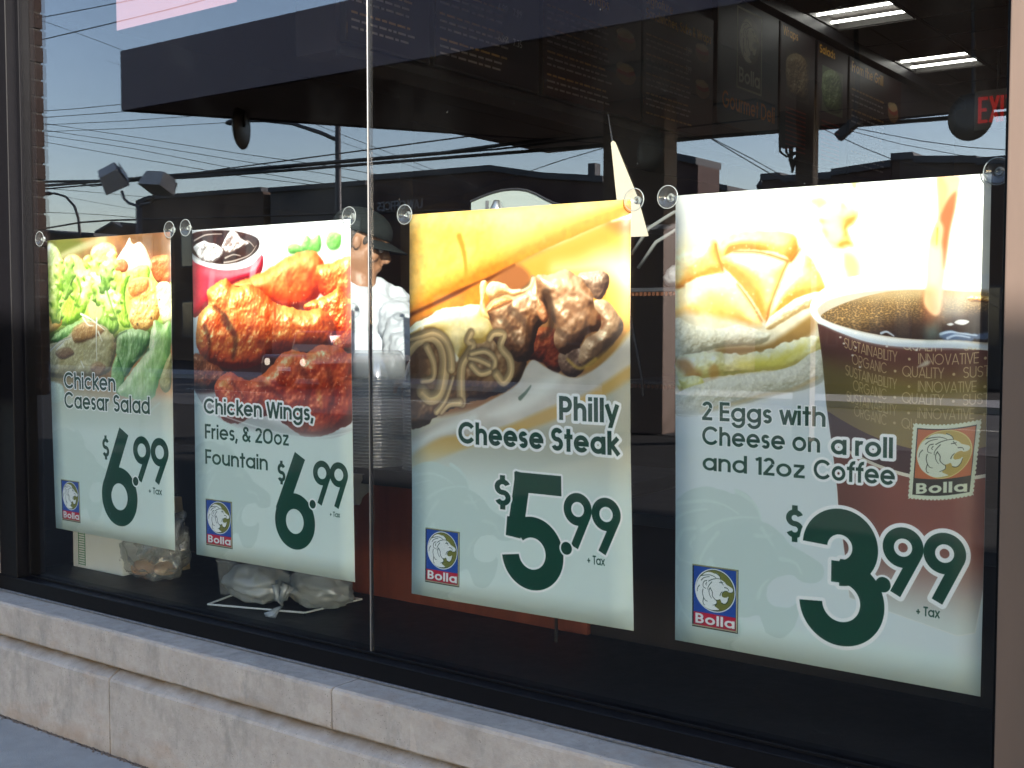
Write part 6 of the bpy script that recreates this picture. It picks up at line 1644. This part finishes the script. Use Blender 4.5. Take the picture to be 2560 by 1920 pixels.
c1 = seen(1507, 450, -12.6); c1b = seen(1660, 450, -12.6)
c2_ = seen(1988, 420, -12.9); c2b = seen(2032, 420, -12.9)
BRD = mat('brown_column', (.09, .05, .035), .6, noise=.15, nsc=3)
MB().box(c1.x, -13.0, -.16, c1b.x, -12.6, 4.8145).build('column', BRD, cn, bevel=.02)
MB().box(c2_.x, -13.1, -.16, c2b.x, -12.9, 4.8145).build('column', BRD, cn, bevel=.01)
jb0, jb1 = seen(1946, 325, -12.7), seen(1990, 364, -12.7)
jb = empty('junction_box', (0, 0, 0), 'dark cable box on the narrow canopy column with looping leads', 'junction box')
MB().box(jb0.x, -12.9, jb1.z, jb1.x - .005, -12.7, jb0.z + .25).build('box', DARKM, jb, bevel=.01)
for i, (x_, d_) in enumerate(((1950, 28), (1966, 30), (1975, 52), (1980, 66))):
    a = seen(x_, 364, -12.8); b_ = seen(1989, 366 + d_ * .55, -12.9); mz = seen(x_ + 10, 364 + d_, -12.8).z
    MB().tube([(a.x, a.y, a.z), (a.x, a.y, mz + .08), ((a.x + b_.x) / 2, a.y, mz), (b_.x, b_.y, b_.z)], .018, 6).build('lead', WIRE, jb)
# round mirrors and a camera under the canopy
def disc(px, py, rp, y, yaw, label, pit=0, ry=None, top=None):
    c = seen(px, py, y); e = seen(px, py - rp, y); r = e.z - c.z
    t = empty('round_mirror', c, label, 'round mirror', 'round black backed mirrors under the canopy'); t.rotation_euler = (math.radians(pit), 0, math.radians(yaw))
    MB().lathe([(0, .04), (r * .5, .055), (r * .9, .03), (r, .0), (r, -.02), (r * .96, -.03), (0, -.035)], (0, 0, 0), 'y', 36).build('disc', mat('mirror_black', (.05, .04, .032), .45), t, smooth=True)
    MB().tube([(0, -.05, 0), (0, -.06, r * 1.3), (0, 0, (top or 4.8) - c.z - .01)], .02, 6).build('stem', DARKM, t)
    return t
disc(2425, 292, 60, -9.4, 12, 'right hand round black mirror hanging at the canopy edge')
disc(1625, 375, 55, -12.3, 24, 'middle round black mirror on the wide canopy column')
disc(603, 318, 56, -9.9, 62, 'left round black mirror seen nearly edge on', pit=0)
cm = empty('security_camera', seen(2115, 312, -10.5), 'small dark security camera bracketed under the canopy', 'camera')
MB().box(-.16, -.06, -.10, .16, .06, 0).build('camera_body', DARKM, cm, bevel=.01).rotation_euler = (0, math.radians(-38), 0)
MB().tube([(.1, 0, .1), (.13, 0, .4), (.1, 0, 4.8 - cm.location.z)], .03, 8).build('bracket', DARKM, cm)

# twin flood lights on their pole
Y0 = -6.2
hp = seen(347, 515, Y0)
fl_ = empty('flood_light_pole', (hp.x, Y0, -.16), 'pole with two box flood lights left of the canopy', 'lamp post')
MB().tube([(0, 0, 0), (0, 0, hp.z + .16)], .036, 12).build('pole', POLE, fl_, smooth=True)
LB = mat('lamp_box_grey', (.42, .40, .38), .55, noise=.1, nsc=6)
def rel(px, py, y=Y0): return seen(px, py, y) - fl_.location
MB().tube([rel(347, 530), rel(342, 514), rel(322, 508), rel(310, 496), rel(305, 478)], .018, 8).build('arm', POLE, fl_, smooth=True)
MB().tube([rel(347, 530), rel(352, 512), rel(378, 507), rel(383, 495), rel(383, 484)], .018, 8).build('arm', POLE, fl_, smooth=True)
def head(cx, cy_, rx, ry_, rz, w, h, d):
    c = rel(cx, cy_); b = MB()
    b.add([(-w, -d, -h), (w, -d, -h), (w, d, -h * .8), (-w, d, -h * .8), (-w * .8, -d * .8, h), (w * .8, -d * .8, h), (w * .8, d * .7, h), (-w * .8, d * .7, h)],
          [(0, 3, 2, 1), (4, 5, 6, 7), (0, 1, 5, 4), (1, 2, 6, 5), (2, 3, 7, 6), (3, 0, 4, 7)])
    o = b.build('lamp_head', LB, fl_, bevel=.008); o.location = c; o.rotation_euler = (math.radians(rx), math.radians(ry_), math.radians(rz))
    g = MB().box(-w * .85, -d - .006, -h * .85, w * .85, -d - .001, h * .7).build('lens', mat('lamp_lens', (.12, .1, .09), .25), o)
    return o
head(280, 446, -34, 30, 30, .145, .125, .155); head(396, 457, 18, 5, -12, .17, .105, .15)

# street lamp beyond, its arm running back under the canopy's reflection
Yl = -21
pb = seen(846, 500, Yl); ptop = seen(845, 262, Yl)
sl_ = empty('street_lamp', (pb.x, Yl, -.03), 'tall dark street lamp with a long bracket arm seen below the canopy', 'street lamp')
MB().tube([(0, 0, 0), (0, 0, ptop.z + .8)], .11, 12, .075).build('pole', DARKM, sl_, smooth=True)
rl = lambda px, py: seen(px, py, Yl) - sl_.location
MB().tube([rl(846, 352), rl(800, 331), rl(730, 309), rl(660, 302), rl(600, 303)], .06, 8, .04).build('arm', DARKM, sl_, smooth=True)
MB().ball(rl(590, 305), .28, 14, 8, (1.6, .7, .35)).build('lamp_head', DARKM, sl_, smooth=True)
s2 = seen(199, 580, -26)
sl2 = empty('street_lamp', (s2.x, -26, -.16), 'distant lamp post with a curved neck at the far left', 'street lamp')
r2 = lambda px, py: seen(px, py, -26) - sl2.location
MB().tube([(0, 0, 0), r2(199, 575), r2(196, 545), r2(186, 515), r2(165, 492), r2(140, 484), r2(122, 483)], .07, 8, .04).build('pole', DARKM, sl2, smooth=True)
MB().ball(r2(120, 484), .2, 12, 8, (1.5, .8, .4)).build('lamp_head', DARKM, sl2, smooth=True)

# overhead wires: (list of photo points, depth, radius, label)
def wire(pts_, y, r, label):
    a, b_ = seen(*pts_[0], y), seen(*pts_[-1], y)
    P3 = [seen(*p, y) for p in pts_]
    # carry the line on past both ends so it does not stop in mid air
    d0 = (P3[0] - P3[1]); d1 = (P3[-1] - P3[-2])
    P3 = [P3[0] + d0.normalized() * 14] + P3 + [P3[-1] + d1.normalized() * 14]
    o = MB().tube(P3, r * .85, 5).build('overhead_cable', WIRE, None, smooth=True)
    return tag(o, label, 'cable', 'overhead cables along the street')
WR = [([(113, 42), (230, 20), (330, 0)], -17, .016, 'upper of two cables crossing the top left corner of the window'),
      ([(114, 97), (250, 65), (420, 24), (510, 0)], -17, .018, 'second cable down at the top left, running under the pink poster'),
      ([(114, 55), (165, 73), (240, 100), (318, 130)], -19, .009, 'thin sloping cable with a small joint near the canopy corner'),
      ([(117, 277), (200, 271), (310, 260)], -23, .016, 'cable meeting the canopy fascia end, upper of a close pair'),
      ([(118, 293), (220, 286), (312, 279)], -23, .016, 'cable meeting the canopy fascia end, lower of a close pair'),
      ([(118, 312), (300, 303), (500, 289)], -25, .014, 'cable ending behind the canopy underside left of the round mirror'),
      ([(120, 329), (320, 321), (560, 307)], -25, .014, 'cable running to the foot of the left round mirror'),
      ([(118, 310), (300, 337), (600, 384), (800, 412), (918, 432)], -22, .012, 'topmost of four long cables sloping down to the glass joint'),
      ([(122, 327), (300, 353), (600, 402), (830, 437), (990, 470)], -22, .012, 'second of four long cables sloping down to the glass joint'),
      ([(122, 340), (330, 371), (600, 424), (810, 459)], -22, .012, 'third of four long cables sloping to the right'),
      ([(118, 356), (330, 394), (600, 440), (830, 468)], -22, .012, 'lowest of four long cables sloping to the right'),
      ([(122, 454), (250, 452), (480, 443), (700, 427), (915, 410)], -15, .04, 'thick cable bundle passing behind the flood lights'),
      ([(128, 461), (200, 459), (232, 466), (262, 462)], -15, .018, 'short drooping cable left of the flood lights'),
      ([(125, 472), (250, 482), (380, 494)], -24, .012, 'cable passing behind the necks of the flood lights'),
      ([(125, 484), (220, 503), (330, 522)], -27, .010, 'thin cable reaching the flood light pole from the left'),
      ([(125, 531), (240, 536), (341, 544)], -27, .014, 'cable low on the left behind the flood light pole'),
      ([(125, 569), (200, 556), (270, 551), (342, 549)], -20, .035, 'thick cable just above the far house roofs'),
      ([(930, 397), (1100, 383), (1350, 349), (1400, 340)], -15, .045, 'thick cable right of the glass joint rising to the canopy'),
      ([(1080, 387), (1250, 372), (1420, 352)], -15.3, .025, 'thinner cable twisted below the thick one right of the joint'),
      ([(925, 380), (1000, 406), (1090, 436)], -24, .008, 'hair thin cable sloping down right of the glass joint'),
      ([(1306, 434), (1400, 402), (1505, 371)], -19, .012, 'cable rising from the gabled roof to the wide column'),
      ([(1783, 350), (1860, 396), (1945, 446)], -17, .012, 'left cable of a pair dropping to the narrow column'),
      ([(1790, 351), (1880, 397), (1985, 456)], -17, .010, 'right cable of a pair dropping to the narrow column'),
      ([(2052, 320), (2160, 370), (2240, 402), (2370, 432)], -19, .010, 'cable sloping across the sky right of the narrow column'),
      ([(2145, 322), (2300, 352), (2420, 368), (2560, 378)], -21, .010, 'upper cable between the security camera and the round mirror'),
      ([(2130, 328), (2250, 360), (2400, 388), (2500, 396)], -21, .008, 'lower cable between the security camera and the round mirror')]
for w_ in WR: wire(*w_)

# buildings across the street
DB = [mat('brown_render', (.07, .045, .035), .9, noise=.15, nsc=.8), mat('dark_brick_wall', (.06, .032, .027), .9, noise=.2, nsc=2), mat('grey_render', (.07, .065, .065), .9, noise=.15, nsc=.8)]
PANE = mat('far_window', (.03, .035, .045), .1, spec=.8); ROOFM = mat('dark_roofing', (.05, .055, .065), .8, noise=.2, nsc=3)
def block(name, pts_, y, depth, m, label, wins=0, cat='building', cap=.18):
    """building whose street face has the given roof line (photo points of its mirror image)"""
    P = [seen(px, py, y) for px, py in pts_]
    t = empty(name, (P[0].x, y, -.16), label, cat)
    L_ = [(p.x - P[0].x, p.z + .16) for p in P]
    ol = [(L_[0][0], 0), (L_[-1][0], 0)] + L_[::-1]
    MB().extrude(ol[::-1], 'y', -depth, 0).build('wall', m, t)
    rf = MB()
    for a, b_ in zip(L_[:-1], L_[1:]):
        rf.extrude([(a[0], a[1] + .002), (b_[0], b_[1] + .002), (b_[0], b_[1] + cap), (a[0], a[1] + cap)][::-1], 'y', -depth - .1, .12)
    rf.build('roof', ROOFM, t)
    w = L_[-1][0]; h = min(p[1] for p in L_)
    for k in range(wins):
        x = w * (k + .5) / wins; hw = min(.8, w / wins * .3)
        for zz in ([1.0] if h < 5.2 else [1.0, 4.0]):
            if zz + 1.7 > h - .3: continue
            f = MB().box(x - hw, .001, zz, x + hw, .06, zz + 1.6).build('window', ROOFM, t)
            MB().box(x - hw + .08, .061, zz + .08, x + hw - .08, .068, zz + 1.52).build('pane', PANE, f)
    MB().box(w * .46, .001, 0, w * .46 + 1.0, .05, 2.2).build('door', DARKM, t)
    return t, w, h
block('brick_house', [(240, 586), (283, 561), (318, 580)], -42, 9, DB[1], 'small gabled house left of the flood light pole', 2, 'house')
block('flat_house', [(306, 564), (352, 568)], -38, 9, DB[1], 'little flat roofed house beside the flood light pole', 1, 'house')
block('low_shed', [(60, 577), (190, 590), (238, 590)], -40, 7, DB[0], 'low shed roof at the far left above the salad poster', 1, 'shed')
block('long_building', [(345, 512), (375, 500), (658, 479)], -30, 1.5, DB[0], 'long brown flat roofed building behind the chicken wings poster', 6)
block('long_building', [(676, 481), (918, 463)], -30, 12, DB[2], 'grey flat roofed block between the long brown building and the law office', 4)
t, w, h = block('law_office', [(925, 452), (1230, 428), (1360, 447), (1512, 456)], -26, 12, DB[1], 'dark gabled building lettered LAW OFFICES right of the glass joint', 4)
bt = board_t = None
# lettering, reads the right way round in the street and mirrored in the glass
la, lb = seen(1056, 500, -26), seen(944, 500, -26)
LET = mat('grey_letters', (.22, .22, .23), .6)
S_, adv = layout('LAW OFFICES', .14)
x_right = seen(1057, 510, -26).x; x_left = seen(945, 510, -26).x; hh = abs(seen(1000, 498, -26).z - seen(1000, 520, -26).z)
kx = (x_right - x_left) / adv; zb = seen(1050, 520, -26).z
from collections import OrderedDict
gl_ = OrderedDict()
for p, a, b_ in S_: gl_.setdefault((a, b_), []).append(p)
ci = 0
for key, ps in gl_.items():
    b = MB(); ci += 1
    for p in ps:
        if p[0] == 'L': pth = [(p[1], p[2]), (p[3], p[4])]
        else: pth = [(p[1] + p[3] * math.cos(math.radians(a)), p[2] + p[3] * math.sin(math.radians(a))) for a in np.linspace(p[4], p[5], 13)]
        # seen from the shop the street face is read from +x to -x
        Q = [((x_right - u * kx) - t.location.x, .03, zb + v * hh + .16) for u, v in pth]
        for q_, s_ in zip(Q[:-1], Q[1:]):
            d = Vector((s_[0] - q_[0], 0, s_[2] - q_[2])); 
            if d.length < 1e-6: continue
            nn = Vector((-d.z, 0, d.x)).normalized() * hh * .07; e_ = d.normalized() * hh * .03
            b.extrude([((Vector(q_) - e_ + nn).x, (Vector(q_) - e_ + nn).z), ((Vector(q_) - e_ - nn).x, (Vector(q_) - e_ - nn).z), ((Vector(s_) + e_ - nn).x, (Vector(s_) + e_ - nn).z), ((Vector(s_) + e_ + nn).x, (Vector(s_) + e_ + nn).z)], 'y', .003, .035 + .002 * random.random())
    b.build('letter', LET, t)
pp = seen(1474, 407, -26.5); p2 = seen(1480, 450, -26.5)
MB().box(pp.x - t.location.x - .12, -.9, 3.2, pp.x - t.location.x + .12, -.6, pp.z + .16).build('chimney', ROOFM, t)
block('corner_block', [(1655, 393), (1745, 412)], -24, 1.2, DB[1], 'tall dark block between the wide canopy column and the right poster', 2)
block('low_shed', [(1742, 472), (1790, 470), (1822, 477)], -36, 8, DB[0], 'low roof right of the tall dark block', 1, 'shed')
block('terrace', [(1905, 452), (1954, 448), (1956, 456), (1992, 454), (2080, 447), (2082, 440), (2228, 418)], -28, 10, DB[1], 'stepped brick terrace right of the narrow canopy column', 6)
block('terrace', [(2230, 402), (2285, 398), (2288, 408), (2442, 408), (2444, 414), (2560, 404), (2700, 392)], -28, 10, DB[0], 'higher brick terrace with raised parapet at the far right', 6)
fp = seen(1901, 478, -32); ft = seen(1901, 448, -32)
fn = empty('finial_post', (fp.x, -32, -.16), 'thin turreted finial left of the narrow canopy column', 'finial')
zf = ft.z + .16
MB().lathe([(.12, 0), (.12, zf - .9), (.2, zf - .85), (.12, zf - .6), (.22, zf - .5), (.1, zf - .3), (.14, zf - .2), (0, zf)], (0, 0, 0), 'z', 10).build('post', DARKM, fn)
# parked car facing the shop
cr = empty('parked_car', (seen(715, 850, -30).x, -17.6, -.152), 'dark car with lit headlamps standing in the far road', 'car')
cr.location.x = seen(712, 850, -17.6).x
CARM = mat('dark_maroon_paint', (.06, .015, .02), .25, .3, coat=1)
b = MB(); b.extrude([(-.86, .28), (-.88, .62), (-.80, .82), (-.74, .90), (-.60, 1.36), (-.5, 1.43), (.5, 1.43), (.60, 1.36), (.74, .90), (.80, .82), (.88, .62), (.86, .28)][::-1], 'y', -2.8, -.9)
b.build('cabin', CARM, cr, bevel=.05)
b = MB(); b.extrude([(-.88, .26), (-.90, .62), (-.82, .84), (.82, .84), (.90, .62), (.88, .26)][::-1], 'y', -4.1, 0)
b.build('body', CARM, cr, bevel=.07)
b = MB(); b.add([(-.68, -.88, .90), (.68, -.88, .90), (.50, -.93, 1.36), (-.50, -.93, 1.36)], [(0, 1, 2, 3)]); b.build('windscreen', PANE, cr)
for x in (-.64, .64):
    MB().lathe([(0, .03), (.09, .02), (.10, -.02), (.1, -.06)], (x, 0, .66), 'y', 14).build('headlight', mat('headlamp', (.8, .75, .65), .3, emit=(1, .85, .6), estr=1.0), cr, smooth=True)
    for y in (-.75, -3.3):
        wv = MB().lathe([(0, -.1), (.30, -.1), (.33, -.08), (.33, .08), (.30, .1), (0, .1)], (x * 1.22, y, .33), 'x', 20).build('wheel', WIRE, cr, smooth=True)
MB().box(-.5, .001, .42, .5, .03, .56).build('grille', DARKM, cr)
MB().box(-.24, .031, .44, .24, .04, .54).build('number_plate', WHITE, cr)
